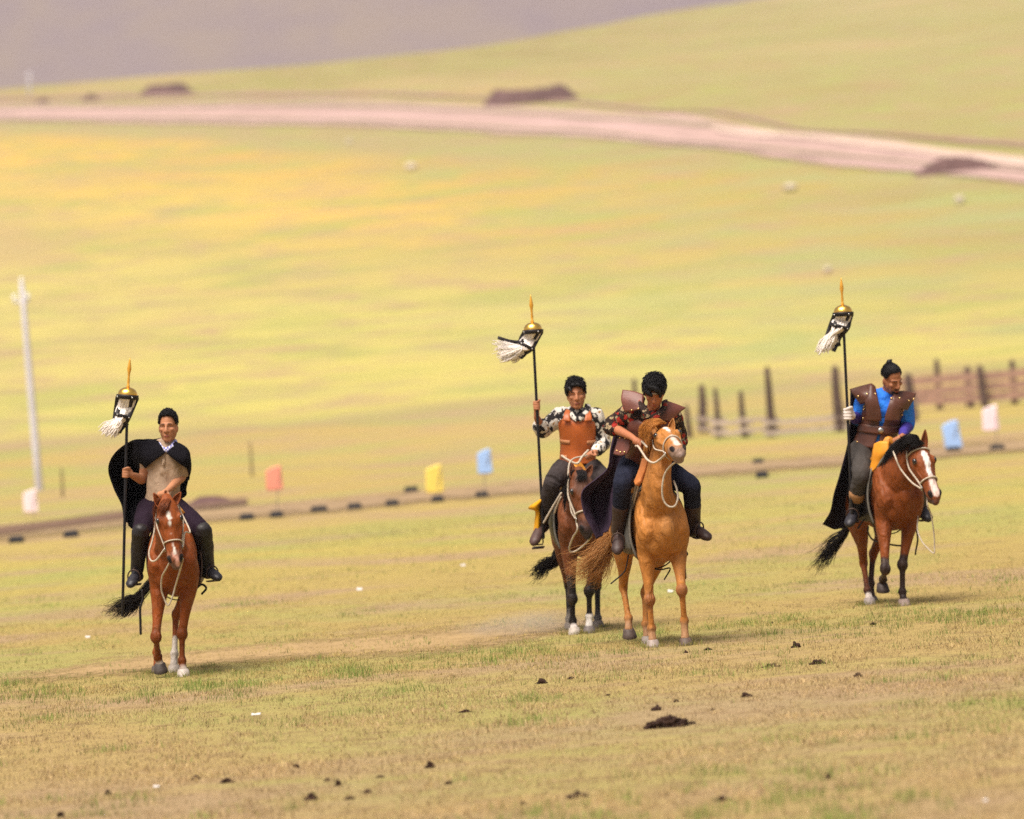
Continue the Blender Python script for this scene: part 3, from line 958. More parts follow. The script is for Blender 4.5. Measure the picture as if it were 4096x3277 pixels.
        # nostrils and mouth line: dark skin, painted to stand in for their shaded hollows
        for sg in (-1, 1):
            for p0, p1, r0, r1, c in ((s.H(sg * .056, .468, .016), s.H(sg * .048, .496, .006), .018 * k, .025 * k, (.012, .008, .008)), (s.H(sg * .005, .528, -.066), s.H(sg * .062, .44, -.070), .005, .011, (.02, .012, .012)),
                                      (s.H(sg * .100, .148, .022), s.H(sg * .100, .165, .02), .020 * k, .030 * k, tuple(0.45 * q for q in coat))):
                wgt = 1 - sstep(r0, r1, seg_dist(co, p0, p1))
                col = col * (1 - wgt[:, None]) + np.array(c) * wgt[:, None]
        set_col(me, col)
        s.body = link('body', me, M_COAT, s.thing)
        for sg in (-1, 1):
            b = Blob(); b.ell(s.H(sg * .0925, .155, .018), (.020 * k, .028 * k, .023 * k), ax, 14, 10)
            link('eye', b.mesh('eye'), M_EYE, s.thing)
        # ears
        for sg in (-1, 1):
            e = (ears or {}).get(sg)
            bs = s.H(sg * .058, .012, -.035)
            tipv = np.array(e) if e is not None else s.H(sg * .075, -.13, -.015)
            L = np.linalg.norm(tipv - bs); d = nrm(tipv - bs)
            fr = nrm(s.hn - np.dot(s.hn, d) * d)                # opening faces forward
            sd = np.cross(d, fr)
            rows = []
            for v in np.linspace(0, 1, 7):
                wv = .030 * k * (0.75 + 1.5 * v - 2.25 * v * v + .02) if v < 1 else 0.002
                wv = max(wv, .002)
                row = []
                for u in np.linspace(-1, 1, 5):
                    row.append(bs - d * .02 + d * (L + .02) * v + sd * wv * math.sin(u * 1.9) * 1.0 + fr * (-math.cos(u * 1.9)) * wv * .85 + fr * .012 * v)
                rows.append(row)
            me2 = patch(rows, 3, 3, 0.007, name='ear')
            q = coords(me2)
            set_col(me2, np.tile(np.array(coat) * .9, (len(q), 1)))
            link('ear', me2, M_COAT, s.thing)
        # hooves
        for key, (E, K, F, Cn, leg) in s.legs.items():
            if leg.get('plant', True): Horse.planted.append((Cn[0], Cn[1]))
            dn = nrm(leg.get('down', V(0, 0, -1))); toe = np.array(leg.get('toe', s.f)); toe = nrm(toe - toe.dot(dn) * dn); sd = np.cross(dn, toe)
            hgt_ = .066
            rings = []
            for v, ra, rb, sh in ((-.12, .036, .036, 0), (0, .046, .047, .0), (.5, .054, .057, .010), (.92, .061, .066, .020), (1.0, .058, .062, .020)):
                c = Cn + dn * hgt_ * v + toe * sh
                rings.append([c + math.cos(t_) * toe * rb + math.sin(t_) * sd * ra for t_ in np.linspace(0, 2 * math.pi, 16, endpoint=False)])
            vs = np.array(rings).reshape(-1, 3)
            fs = [(i * 16 + j, i * 16 + (j + 1) % 16, i * 16 + 16 + (j + 1) % 16, i * 16 + 16 + j) for i in range(4) for j in range(16)] + [tuple(range(15, -1, -1)), tuple(range(64, 80))]
            me3 = mesh_np('hoof', vs, fs)
            hc = np.array(hoofs[key])
            set_col(me3, np.tile(hc, (80, 1)))
            link('hoof', me3, M_HOOF, s.thing)

    def _lower(s, B, K, F, Cn, kind):
        d = F - K
        if kind == 'fore':
            B.ell(K, (.051, .054, .060), (s.r, s.f, UP))
            B.tube([K, K + d * .25, K + d * .7, F], [(.038, .042), (.026, .035), (.024, .033), (.029, .037)], ref=s.r)
        else:
            B.ell(K, (.040, .055, .060), (s.r, s.f, UP))
            B.tube([K, K + d * .25, K + d * .7, F], [(.035, .046), (.027, .037), (.025, .034), (.029, .037)], ref=s.r)
        B.ell(F, (.040, .044, .042), (s.r, s.f, UP))
        B.tube([F, (F + Cn) / 2, Cn], [.033, .031, .037], n=10, k=3)

    def mane(s, hm, side=1, n=260, length=.22, seed=1, forelock=None, fl_n=120, crest=None):
        """hair falling from the crest to one side; forelock guides hang over the face"""
        cr_ = crest or [s.W(0, .02, 1.27), s.H(0, .05, -.30), s.H(0, .0, -.13), s.H(0, -.02, -.03)]
        cr_ = [np.array(q) for q in cr_]
        C = catmull(cr_, 5)
        G = []
        for i, c in enumerate(C):
            d = s.r * side
            G.append([c, c + d * .05 + V(0, 0, .025), c + d * .10 + V(0, 0, -.05), c + d * .115 + V(0, 0, -length)])
        b = strands(G, int(n * 1.4), .0030, .008, .012, seed=seed)
        link('mane', b.mesh('mane'), hm, s.thing)
        if forelock:
            b = strands(forelock, int(fl_n * 1.5), .0026, .007, .008, seed=seed + 5)
            link('forelock', b.mesh('forelock'), hm, s.thing)

    def tail(s, hm, guides, n=320, seed=2, r=.0035, spread=.022, jitter=.035):
        root = s.W(0, 1.10, 1.16)
        G = [[root, s.W(0, 1.17, 1.08)] + [np.array(q) for q in g] for g in guides]
        b = strands(G, n, r * 1.25, spread, jitter * .8, seed=seed, minlen=.7)
        b.tube([s.W(0, 1.04, 1.17), root, s.W(0, 1.17, 1.06), s.W(0, 1.19, .92)], [.04, .035, .028, .012], n=10)
        link('tail', b.mesh('tail'), hm, s.thing)

def bridle(hs, label, mat, nose_a=.335, rein_l=None, rein_r=None, ropes=(), brow=True, w=.010):
    t = thing('bridle', hs.poll, label, 'bridle', 'bridles')
    def strap(name, pts, ww=w):
        b = Blob(); b.tube(pts, [ww * .62] * len(pts), n=8, k=3); link(name, b.mesh(name), mat, t)
    strap('noseband', [hs.head_ring(nose_a, a, .006) for a in np.linspace(-180, 180, 17)])
    for sg in (-1, 1):
        strap('cheek_strap', [hs.head_ring(nose_a + .04, sg * 112, .010), hs.head_ring(nose_a, sg * 100, .010), hs.head_ring(.26, sg * 98, .012), hs.head_ring(.16, sg * 105, .012), hs.head_ring(.07, sg * 108, .014), hs.head_ring(-.0, sg * 100, .016)])
        b = Blob()
        c = hs.head_ring(nose_a + .04, sg * 112, .014)
        ring = [c + .018 * (math.cos(q) * hs.ha + math.sin(q) * hs.hn) for q in np.linspace(0, 2 * math.pi, 13)]
        b.tube(ring, [.004] * 13, n=6, k=1); link('bit_ring', b.mesh('bit_ring'), M_STEEL, t)
    strap('headpiece', [hs.head_ring(-.005, a, .018) for a in np.linspace(100, 260, 9)])
    if brow:
        strap('browband', [hs.head_ring(.05, a, .010) for a in np.linspace(-104, 104, 11)])
    for name, pts, r_ in ropes:
        b = Blob(); b.tube(pts, [r_] * len(pts), n=8, k=8); link(name, b.mesh(name), M_ROPE, t)
    return t

def saddle(hs, label, seat_mat, flap_mat, feet, edge_mat=None, b0=.16, b1=.66, low=128, pommel=None, group='saddles'):
    """feet: stirrup points left and right of the picture"""
    t = thing('saddle', hs.W(0, .4, 1.3), label, 'saddle', group)
    for sg in (-1, 1):
        rows = []
        for a in np.linspace(4, low, 8):
            f = (a / low)
            bb0 = b0 - .05 * math.sin(f * 2.4); bb1 = b1 + .02 - .06 * f
            rows.append([hs.skin_pt(bq, sg * a, .022 + .012 * f + (.03 * f if i == 0 else 0)) for i, bq in enumerate(np.linspace(bb0, bb1, 6))])
        link('flap', patch(rows, 4, 4, .012, name='flap'), flap_mat, t)
        if edge_mat:
            b = Blob(); b.tube([rw[0] + hs.f * .006 for rw in rows], [.010] * len(rows), n=8, k=4); link('edge_trim', b.mesh('edge_trim'), edge_mat, t)
        ft = np.array(feet[sg])
        hang = hs.skin_pt(.36, sg * 62, .045)
        b = Blob(); b.tube([hang, (hang + ft) / 2 + sg * hs.r * .01, ft + V(0, 0, .075)], [(.004, .014)] * 3, ref=hs.r, n=8, k=3); link('stirrup_strap', b.mesh('stirrup_strap'), M_DARKBROWN, t)
    # seat with high pommel and cantle
    rows = []
    for bq, hz, ww in ((b0 - .06, .17, .05), (b0 - .01, .12, .10), (b0 + .09, .055, .14), (b0 + .24, .045, .16), (b1 - .10, .075, .17), (b1 - .02, .15, .13), (b1 + .03, .17, .08)):
        zc, rx, rz = hs.trunk_ring(bq)
        row = []
        for u in np.linspace(-1, 1, 7):
            row.append(hs.W(u * ww, bq, zc + rz + hz - .085 * u * u))
        rows.append(row)
    link('seat', patch(rows, 4, 4, .045, name='seat'), seat_mat, t)
    b = Blob()
    b.tube([hs.skin_pt(.26, a, .028) for a in range(100, 261, 16)], [(.022, .005)] * 11, ref=hs.f, n=8, k=2); link('girth', b.mesh('girth'), M_BLACK, t)
    return t

def stirrup(t, c, toe, up=V(0, 0, 1), r=.058):
    toe = nrm(toe); sd = nrm(np.cross(toe, up)); up = np.cross(sd, toe)
    pts = [c + r * (math.cos(q) * sd * .92 + math.sin(q) * up * 1.1) + up * .015 for q in np.linspace(-.6, math.pi + .6, 15)]
    b = Blob(); b.tube(pts + [pts[0]], [.0065] * 16, n=7, k=1); 
    b.box(c - up * .048, (.052, .022, .005), (sd, toe, up))
    link('stirrup', b.mesh('stirrup'), M_DARKBROWN, t)
# ------------------------------------------------------------------ people
M_SKIN = simple('skin', (1, 1, 1), 0.55, 0.10, 14, bstr=0.05, spec=0.2, attr=True)
M_SKIN.node_tree.nodes['Principled BSDF'].inputs['Subsurface Weight'].default_value = 0.08
M_SKIN.node_tree.nodes['Principled BSDF'].inputs['Subsurface Radius'].default_value = (0.02, 0.008, 0.004)
M_BLACKHAIR = simple('black_hair', (0.007, 0.006, 0.007), 0.5, 0.3, 60, bstr=0, spec=.18)

def cloth(name, col, rough=0.9, var=0.25, scale=9, fold=0.5):
    m, nt, b = nodes(name)
    co = objco(nt)
    f = ramp(nt, noise(nt, scale, 5, 0.6, co), [(0.3, 1 - var), (0.7, 1 + var * .4)])
    nt.links.new(mixc(nt, 1.0, col, f, 'MULTIPLY'), b.inputs['Base Color'])
    b.inputs['Roughness'].default_value = rough
    b.inputs['Specular IOR Level'].default_value = 0.08
    n2 = noise(nt, 13, 3, 0.5, objco(nt, (1, 1, .55)), 0.8)
    bump(nt, b, n2, fold, 0.03)
    return m

def print_cloth(name, ground, spots, scale=16):
    """printed shirt: ground colour with irregular blooms; spots = [(colour, threshold, seed shift, scale)]"""
    m, nt, b = nodes(name)
    co = objco(nt)
    c = ground
    for col, thr, sh, sc in spots:
        mp = nt.nodes.new('ShaderNodeMapping'); mp.inputs['Location'].default_value = (sh, sh * .7, sh * 1.3); nt.links.new(co, mp.inputs['Vector'])
        nv = nt.nodes.new('ShaderNodeTexVoronoi'); nv.inputs['Scale'].default_value = sc; nv.inputs['Randomness'].default_value = 1.0
        wv = nt.nodes.new('ShaderNodeMix'); wv.data_type = 'VECTOR'; wv.inputs[0].default_value = 0.06
        nz = nt.nodes.new('ShaderNodeTexNoise'); nz.inputs['Scale'].default_value = sc * 1.6; nt.links.new(mp.outputs[0], nz.inputs['Vector'])
        nt.links.new(mp.outputs[0], wv.inputs[4]); nt.links.new(nz.outputs['Color'], wv.inputs[5]); nt.links.new(wv.outputs[1], nv.inputs['Vector'])
        fac = ramp(nt, nv.outputs['Distance'], [(thr - .03, 1.0), (thr + .03, 0.0)])
        c = mixc(nt, fac, c, col)
    nt.links.new(c, b.inputs['Base Color'])
    b.inputs['Roughness'].default_value = 0.85
    b.inputs['Specular IOR Level'].default_value = 0.2
    bump(nt, b, noise(nt, 14, 3, 0.5, co, .8), 0.5, 0.03)
    return m

def fist(B, c, axis, palm_from, k=1.0):
    """closed hand round a bar through c along axis; the wrist lies towards palm_from"""
    ax = nrm(axis); w = nrm(palm_from - c); w = nrm(w - w.dot(ax) * ax); o = np.cross(ax, w)
    B.ell(c + w * .030 * k, (.018 * k, .040 * k, .026 * k), (w, ax, o))
    B.ell(c + w * .050 * k, (.022 * k, .034 * k, .024 * k), (w, ax, o))
    for i in range(4):
        h = (-.033 + .021 * i) * k
        rr = (.0095, .0102, .0100, .0086)[i] * k
        q = []
        for a in np.linspace(25, 300, 9):
            rad = (.024 + .004 * math.cos(R(a))) * k
            q.append(c + ax * (h + .002 * math.sin(R(a))) + rad * (math.cos(R(a)) * w + math.sin(R(a)) * o))
        B.tube(q, [rr] * 6 + [rr * .95, rr * .88, rr * .8], n=8, k=2)
    q = [c + w * .036 * k + ax * .030 * k - o * .012 * k, c + w * .012 * k + ax * .043 * k - o * .026 * k, c - w * .014 * k + ax * .040 * k - o * .022 * k, c - w * .024 * k + ax * .032 * k - o * .004 * k]
    B.tube(q, [.013 * k, .0115 * k, .0105 * k, .009 * k], n=8, k=3)

class Person:
    def __init__(s, base, label):
        s.thing = thing('person', base, label, 'person', 'riders')

    def setup(s, pelvis, chest, neck, sho, head_c, head_up, head_face, elbow, wrist, hand, knee, ankle, toe, hip=None, head_k=1.0, build=1.0):
        A = np.array
        s.pelvis, s.chest, s.neckb = A(pelvis), A(chest), A(neck)
        s.sho = {k: A(v) for k, v in sho.items()}
        s.lat = nrm(s.sho[1] - s.sho[-1])
        s.axis = nrm(s.neckb - s.pelvis)
        s.front = nrm(np.cross(s.lat, s.axis)); 
        if s.front[1] > 0: s.front = -s.front
        s.hc = A(head_c); s.hu = nrm(head_up); s.hf = nrm(A(head_face) - np.dot(head_face, s.hu) * s.hu); s.hl = np.cross(s.hf, s.hu); s.hl = s.hl if s.hl[0] > 0 else -s.hl
        s.hk = head_k; s.hw = .9
        s.elbow, s.wrist, s.hand = ({k: A(v) for k, v in d.items()} for d in (elbow, wrist, {k: v[0] for k, v in hand.items()}))
        s.hand_axis = {k: v[1] for k, v in hand.items()}
        s.knee, s.ankle, s.toe = ({k: A(v) for k, v in d.items()} for d in (knee, ankle, toe))
        s.hip = {k: s.pelvis + s.lat * k * .105 * build - s.axis * .04 for k in (-1, 1)}
        s.bd = build
        s.T = [(0.0, .155, .115), (.22, .133, .104), (.42, .130, .102), (.66, .146, .114), (.84, .150, .104), (.95, .115, .082), (1.02, .070, .066)]
        s.spine = [s.pelvis, s.pelvis * .6 + s.chest * .4 + s.front * .005, s.chest, s.chest * .45 + s.neckb * .55, s.neckb]

    def Hd(s, l, f, u):
        return s.hc + s.hk * (l * s.hw * s.hl + f * s.hf + u * s.hu)

    def tpt(s, v, ang, off=0.0):
        """point on the torso: v 0 at the pelvis, 1 at the neck; ang from the front, positive to picture right"""
        c = catmull(s.spine, 8)
        x = np.clip(v, 0, 1) * (len(c) - 1); i = min(int(x), len(c) - 2); c = c[i] + (c[i + 1] - c[i]) * (x - i)
        T = np.array(s.T)
        rx, ry = np.interp(v, T[:, 0], T[:, 1]) * s.bd, np.interp(v, T[:, 0], T[:, 2]) * s.bd
        a = R(ang)
        return c + math.sin(a) * (rx + off) * s.lat + math.cos(a) * (ry + off) * s.front

    def torso(s, B, v0, v1, off):
        vs = [v for v, _, _ in s.T if v0 < v < v1]
        vs = [v0] + vs + [v1]
        T = np.array(s.T)
        pts = [s.tpt(v, 0, -np.interp(v, T[:, 0], T[:, 2]) * s.bd) for v in vs]
        B.tube(pts, [(np.interp(v, T[:, 0], T[:, 1]) * s.bd + off, np.interp(v, T[:, 0], T[:, 2]) * s.bd + off) for v in vs], ref=s.lat, n=18, k=3)

    def arm(s, B, k, off, t0=0.0, t1=1.0, flare=0.0):
        S, E, Wr = s.sho[k], s.elbow[k], s.wrist[k]
        def at(t):
            return S + (E - S) * t * 2 if t < .5 else E + (Wr - E) * (t - .5) * 2
        def rad(t):
            return np.interp(t, [0, .15, .4, .5, .62, 1.0], [.060, .056, .045, .043, .042, .027]) * s.bd
        ts = [t for t in (0, .12, .25, .4, .47, .53, .62, .8, 1.0) if t0 <= t <= t1]
        if ts[-1] < t1: ts.append(t1)
        B.tube([at(t) for t in ts], [rad(t) + off + flare * (t / t1) for t in ts], n=12, k=3)
        if t0 == 0:
            B.ell(S - s.lat * k * .02, (.07 * s.bd + off, .065 * s.bd + off, .06 * s.bd + off))
            B.tube([S, s.tpt(.86, k * 90, -.08)], [.062 * s.bd + off, .075 * s.bd + off], n=12, k=2)

    def leg(s, B, k, off, t0=0.0, t1=1.0, off1=None):
        Hp, K, An = s.hip[k], s.knee[k], s.ankle[k]
        def at(t):
            return Hp + (K - Hp) * t * 2 if t < .5 else K + (An - K) * (t - .5) * 2
        def rad(t):
            return np.interp(t, [0, .2, .45, .5, .56, .68, .88, 1.0], [.098, .090, .064, .062, .057, .057, .040, .036]) * s.bd
        ts = [t for t in (0, .1, .25, .4, .47, .53, .6, .7, .85, 1.0) if t0 <= t <= t1]
        if not ts or ts[0] > t0: ts = [t0] + ts
        if ts[-1] < t1: ts.append(t1)
        o1 = off if off1 is None else off1
        B.tube([at(t) for t in ts], [rad(t) + off + (o1 - off) * (t - t0) / (t1 - t0) for t in ts], n=14, k=3)

    def foot(s, B, k, off, sole=False):
        An, Te = s.ankle[k], s.toe[k]
        d = nrm(Te - An)
        heel = An - V(0, 0, .055) - V(d[0], d[1], 0) * .045
        ball = Te - d * .03
        up = V(0, 0, 1)
        B.tube([heel, heel * .55 + ball * .45 + up * .022, ball, Te], [(.036 + off, .034 + off), (.037 + off, .040 + off), (.042 + off, .028 + off), (.030 + off, .020 + off)], ref=np.cross(d, up), n=12, k=3)
        B.tube([An + up * .03, heel + up * .01 + d * .02], [.036 + off, .036 + off], n=10, k=2)

    def body(s, skin, lips=(.30, .08, .07), voxel=.0065, beard=None):
        B = Blob()
        s.torso(B, 0.0, 1.0, 0)
        for k in (-1, 1):
            s.arm(B, k, 0); s.leg(B, k, -.014); s.foot(B, k, -.006)
            fist(B, s.hand[k], s.hand_axis[k], s.wrist[k], 1.0)
            B.tube([s.wrist[k], s.hand[k] + (s.wrist[k] - s.hand[k]) * .45], [.026, .026], n=10, k=2)
        H, K = s.Hd, s.hk
        ax = (s.hl, s.hf, s.hu)
        B.tube([s.neckb - s.axis * .03, s.neckb * .5 + H(0, -.02, -.07) * .5, H(0, -.022, -.06)], [.066, .056, .055], n=14, k=3)
        B.ell(H(0, -.012, .035), (.071 * s.hw * K, .094 * K, .086 * K), ax, 20, 14)
        B.ell(H(0, .026, -.035), (.059 * s.hw * K, .062 * K, .086 * K), ax, 18, 12)
        B.ell(H(0, .050, -.095), (.036 * K, .034 * K, .026 * K), ax)
        for sg in (-1, 1):
            B.ell(H(sg * .040, .058, -.018), (.024 * K, .022 * K, .018 * K), ax)
            B.tube([H(sg * .012, .082, .024), H(sg * .048, .066, .024)], [.011 * K, .009 * K], n=8, k=2)
            B.ell(H(sg * .077, -.012, -.015), (.010 * K, .019 * K, .032 * K), ax)
            B.tube([H(sg * .036, .02, -.092), H(sg * .052, -.015, -.06)], [.020 * K, .018 * K], n=8, k=2)
        for sg in (-1, 1):
            B.ell(H(sg * .054, -.004, -.035), (.018 * K, .045 * K, .05 * K), ax)
        B.tube([H(0, .086, .014), H(0, .100, -.012), H(0, .106, -.030)], [.009 * K, .012 * K, .014 * K], n=8, k=2)
        for sg in (-1, 1):
            B.ell(H(sg * .013, .094, -.034), (.010 * K, .010 * K, .008 * K), ax, 8, 6)
        B.ell(H(0, .082, -.066), (.025 * K, .013 * K, .007 * K), ax)
        B.ell(H(0, .079, -.077), (.021 * K, .013 * K, .007 * K), ax)
        me = B.remesh('body', voxel, 3, 0.5)
        co = coords(me)
        col = np.tile(np.array(skin, float), (len(co), 1))
        col *= (1 + .06 * vnoise(co[:, 0] * 30, co[:, 2] * 30 + co[:, 1] * 14, 5))[:, None]
        def dab(p0, p1, r0, r1, c):
            nonlocal col
            w = (1 - sstep(r0, r1, seg_dist(co, p0, p1)))[:, None]
            col = col * (1 - w) + np.array(c) * w
        dab(H(-.019, .093, -.071), H(.019, .093, -.071), .005, .011, lips)
        for sg in (-1, 1):
            dab(H(sg * .018, .092, .027), H(sg * .047, .078, .028), .004, .008, (.02, .014, .012))
            dab(H(sg * .021, .088, .004), H(sg * .042, .079, .004), .004, .0085, (.03, .018, .015))
        if beard:
            for p0, p1, r0, r1 in beard:
                dab(H(*p0), H(*p1), r0, r1, (.022, .015, .013))
        set_col(me, col)
        return link('body', me, M_SKIN, s.thing)

    def wear(s, name, mat, fn, voxel=.009, smooth=3, col=None, wrinkle=0.0, wf=22, seed=1):
        B = Blob(); fn(B)
        me = B.remesh(name, voxel, smooth, .5)
        if wrinkle:
            co = coords(me)
            nn = np.empty(len(me.vertices) * 3); me.vertices.foreach_get('normal', nn); nn = nn.reshape(-1, 3)
            w = vnoise(co[:, 0] * wf + co[:, 1] * wf * .6, co[:, 2] * wf * .9 + co[:, 0] * 5, seed) + .6 * vnoise(co[:, 0] * wf * 2.3 + 5, co[:, 2] * wf * 1.9 - co[:, 1] * 9, seed + 2)
            set_coords(me, co + nn * (w * wrinkle)[:, None])
        return link(name, me, mat, s.thing)

    def part(s, name, me, mat, parent=None, smooth=True):
        return link(name, me, mat, parent or s.thing, smooth=smooth)

    def hair(s, mat=None, vol=0.0, tufts=60, seed=1, fringe=(), length=.035, back=0.0, extra=None, front_u=.052, wild=1.0, low=0.0, topv=0.006, bun=None):
        H, K = s.Hd, s.hk
        ax = (s.hl, s.hf, s.hu)
        B = Blob()
        # scalp shell that ends at a hairline: high over the forehead, sideburns by the ears, low on the nape
        ph_k = [0, 35, 55, 72, 84, 100, 125, 150, 180]
        th_k = [t_ + low for t_ in (52, 55, 66, 96, 100, 92, 108, 122, 128)]
        nph, nth = 40, 12
        def shell(r0):
            out = []
            for i in range(nth + 1):
                for j in range(nph):
                    ph = 360 * j / nph; pa = ph if ph <= 180 else 360 - ph
                    th = R(np.interp(pa, ph_k, th_k) * (i + .02) / nth)
                    d = V(math.sin(th) * math.sin(R(ph)), math.sin(th) * math.cos(R(ph)), math.cos(th))
                    t_ = r0 + (vol * (1 - .6 * i / nth) + topv * max(0, math.cos(th)) if r0 > 0 else 0)
                    out.append(H(*(V(0, -.012, .035) + d * (V(.071, .094, .086) + t_))))
            return out
        o_, i_ = shell(.013), shell(-.012)
        F = []
        N = len(o_)
        for i in range(nth):
            for j in range(nph):
                p, q = i * nph + j, i * nph + (j + 1) % nph
                F.append((p, p + nph, q + nph, q)); F.append((N + p, N + q, N + q + nph, N + p + nph))
        for j in range(nph):
            p, q = nth * nph + j, nth * nph + (j + 1) % nph
            F.append((p, N + p, N + q, q))
        F.append(tuple(range(nph))); F.append(tuple(N + j for j in range(nph - 1, -1, -1)))
        B.add(o_, F) if False else B.add(o_ + i_, F)
        r = random.Random(seed)
        S_ = Blob()
        for i in range(tufts * 6):
            ph = r.uniform(0, 360); pa = ph if ph <= 180 else 360 - ph
            th = R(np.interp(pa, ph_k, th_k)) * math.sqrt(r.uniform(.0, 1.0))
            d = V(math.sin(th) * math.sin(R(ph)), math.sin(th) * math.cos(R(ph)), math.cos(th))
            t_ = .010 + vol * (1 - .6 * th / 1.8) + topv * max(0, math.cos(th))
            p0 = V(0, -.012, .035) + d * (V(.071, .094, .086) + t_)
            if bun is not None:
                e = bun - p0; e = e - d * e.dot(d); dirv = nrm(e) + d * .06
            else:
                tang = V(d[0] * .5 + r.gauss(0, .35), .35 + d[1] * .6 + r.gauss(0, .35), -.75 + r.gauss(0, .3)) if length > .022 else V(r.gauss(0, .4), .3 + r.gauss(0, .4), .2)
                tang = tang - d * tang.dot(d)
                dirv = nrm(tang) * wild + d * r.uniform(.15, .75)
            L_ = length * r.uniform(.5, 1.2)
            p1 = p0 + nrm(dirv) * L_ * .55 + d * .003; p2 = p0 + nrm(dirv - d * .25) * L_
            S_.tube([H(*p0), H(*p1), H(*p2)], [.0042, .0034, .001], n=3, k=2, cap=False)
        for q in fringe:
            B.tube([H(*p) for p in q[0]], q[1], n=8, k=3)
        if extra: extra(B)
        me = B.remesh('hair', .0055, 2, .5)
        S_.add(coords(me), [tuple(p.vertices) for p in me.polygons])
        return link('hair', S_.mesh('hair'), mat or M_BLACKHAIR, s.thing)

    def studs(s, pts, mat, parent, r=.009):
        for p in pts:
            b = Blob(); b.ell(p, r, nu=8, nv=5); link('stud', b.mesh('stud'), mat, parent)

    def panel(s, name, mat, rows, thick=.007, ncol=6, ku=3, kv=3, wrinkle=0.0):
        """leather or cloth panel lying on the torso: rows of (v, angle0, angle1, offset)"""
        g = [[s.tpt(v, a, off) for a in np.linspace(a0, a1, ncol)] for v, a0, a1, off in rows]
        return link(name, patch(g, ku, kv, thick, wrinkle=wrinkle, name=name), mat, s.thing)

# ------------------------------------------------------------------ banner carried on a black pole
M_GOLD = simple('polished_gold', (0.95, 0.56, 0.12), 0.28, 0.08, 20, metal=1.0, bstr=0.05)
M_GOLDPAINT = simple('gold_paint', (0.72, 0.36, 0.05), 0.4, 0.15, 25, metal=.4, bstr=0)
M_POLE = simple('black_lacquer', (0.012, 0.011, 0.014), 0.35, 0.2, 12, bstr=0)
M_WHITEHAIR = simple('white_horsehair', (0.86, 0.79, 0.73), 0.7, 0.12, 20, bstr=0)
def banner(label, top, foot, cap_w, spire_tip, ring2, ring2_r, strap_ends, hair_guides, hair_n=260, seed=1):
    """top: centre of the cap base; foot: lower end of the pole"""
    top, foot = np.array(top), np.array(foot)
    t = thing('banner', foot, label, 'banner', 'banners carried by the riders')
    ax = nrm(top - foot)
    sp = nrm(np.array(spire_tip) - top)
    sx = nrm(np.cross(sp, V(0, 1, 0))); sx = sx if sx[0] > 0 else -sx; sy = np.cross(sp, sx)
    b = Blob(); b.tube([foot, (top + foot) / 2, top], [.0125] * 3, n=12, k=2); link('pole', b.mesh('pole'), M_POLE, t)
    def lathe(prof, name, mat, n=24):
        vs = []
        for h, r in prof:
            vs += [top + sp * h + r * (math.cos(a) * sx + math.sin(a) * sy) for a in np.linspace(0, 2 * math.pi, n, endpoint=False)]
        F = [(i * n + j, i * n + (j + 1) % n, i * n + n + (j + 1) % n, i * n + n + j) for i in range(len(prof) - 1) for j in range(n)] + [tuple(range(n - 1, -1, -1)), tuple((len(prof) - 1) * n + j for j in range(n))]
        return link(name, mesh_np(name, vs, F), mat, t)
    R_ = cap_w / 2
    lathe([(.0, R_ * .93), (.014, R_ * .95), (.034, R_ * .90), (.052, R_ * .76), (.066, R_ * .52), (.073, R_ * .26)], 'cap', M_GOLD)
    L = np.linalg.norm(np.array(spire_tip) - top)
    lathe([(.065, .013), (.085, .015), (.095, .009), (.12, .011), (L * .50, .009), (L * .60, .011), (L * .70, .018), (L * .82, .013), (L * .94, .006), (L, .0015)], 'spire', M_GOLDPAINT, 12)
    lathe([(-.026, R_ * 1.02), (-.025, R_ * 1.06), (-.002, R_ * 1.09), (.010, R_ * 1.10), (.011, R_ * 1.03)], 'rim', M_BLACK)
    rc = np.array(ring2); dn = nrm(rc - top)
    rx_ = nrm(np.cross(dn, V(0, 1, 0))); rx_ = rx_ if rx_[0] > 0 else -rx_; ry_ = np.cross(dn, rx_)
    ring = [rc + ring2_r * (math.cos(a) * rx_ + math.sin(a) * ry_) for a in np.linspace(0, 2 * math.pi, 17)]
    b = Blob(); b.tube(ring, [(.015, .005)] * 17, ref=dn, n=8, k=2, cap=False); link('band', b.mesh('band'), M_BLACK, t)
    for i, e in enumerate(strap_ends):
        a = R(-150 + 360 * i / len(strap_ends))
        p0 = top + sp * -.01 + R_ * 1.07 * (math.cos(a) * sx + math.sin(a) * sy)
        p1 = rc + (ring2_r + .004) * (math.cos(a) * rx_ + math.sin(a) * ry_)
        b = Blob(); b.tube([p0, p0 * .5 + p1 * .5 - dn * .0, p1, p1 * .5 + np.array(e) * .5 - V(0, 0, .01), np.array(e)], [(.017, .004)] * 5, ref=nrm(np.cross(dn, V(0, 1, 0.2))), n=8, k=3); link('strap', b.mesh('strap'), M_BLACK, t)
        for q in (p0, p1):
            b = Blob(); b.ell(q + V(0, -.008, 0), .008, nu=8, nv=5); link('stud', b.mesh('stud'), M_STEEL, t)
    G = []
    for j, g in enumerate(hair_guides):
        a = 2 * math.pi * j / len(hair_guides)
        p0 = top - sp * .01 + R_ * .8 * (math.cos(a) * sx + math.sin(a) * sy)
        p1 = rc + ring2_r * .75 * (math.cos(a) * rx_ + math.sin(a) * ry_)
        G.append([p0, p0 * .5 + p1 * .5, p1] + [np.array(q) for q in g])
    b = strands(G, int(hair_n * 1.5), .0075, .010, .014, seed=seed, k=4, tip=.5, minlen=.72)
    link('horsehair', b.mesh('horsehair'), M_WHITEHAIR, t)
    return t
def join(meshes, name):
    b = Blob()
    for me in meshes:
        b.add(coords(me), [tuple(p.vertices) for p in me.polygons])
    return b.mesh(name)

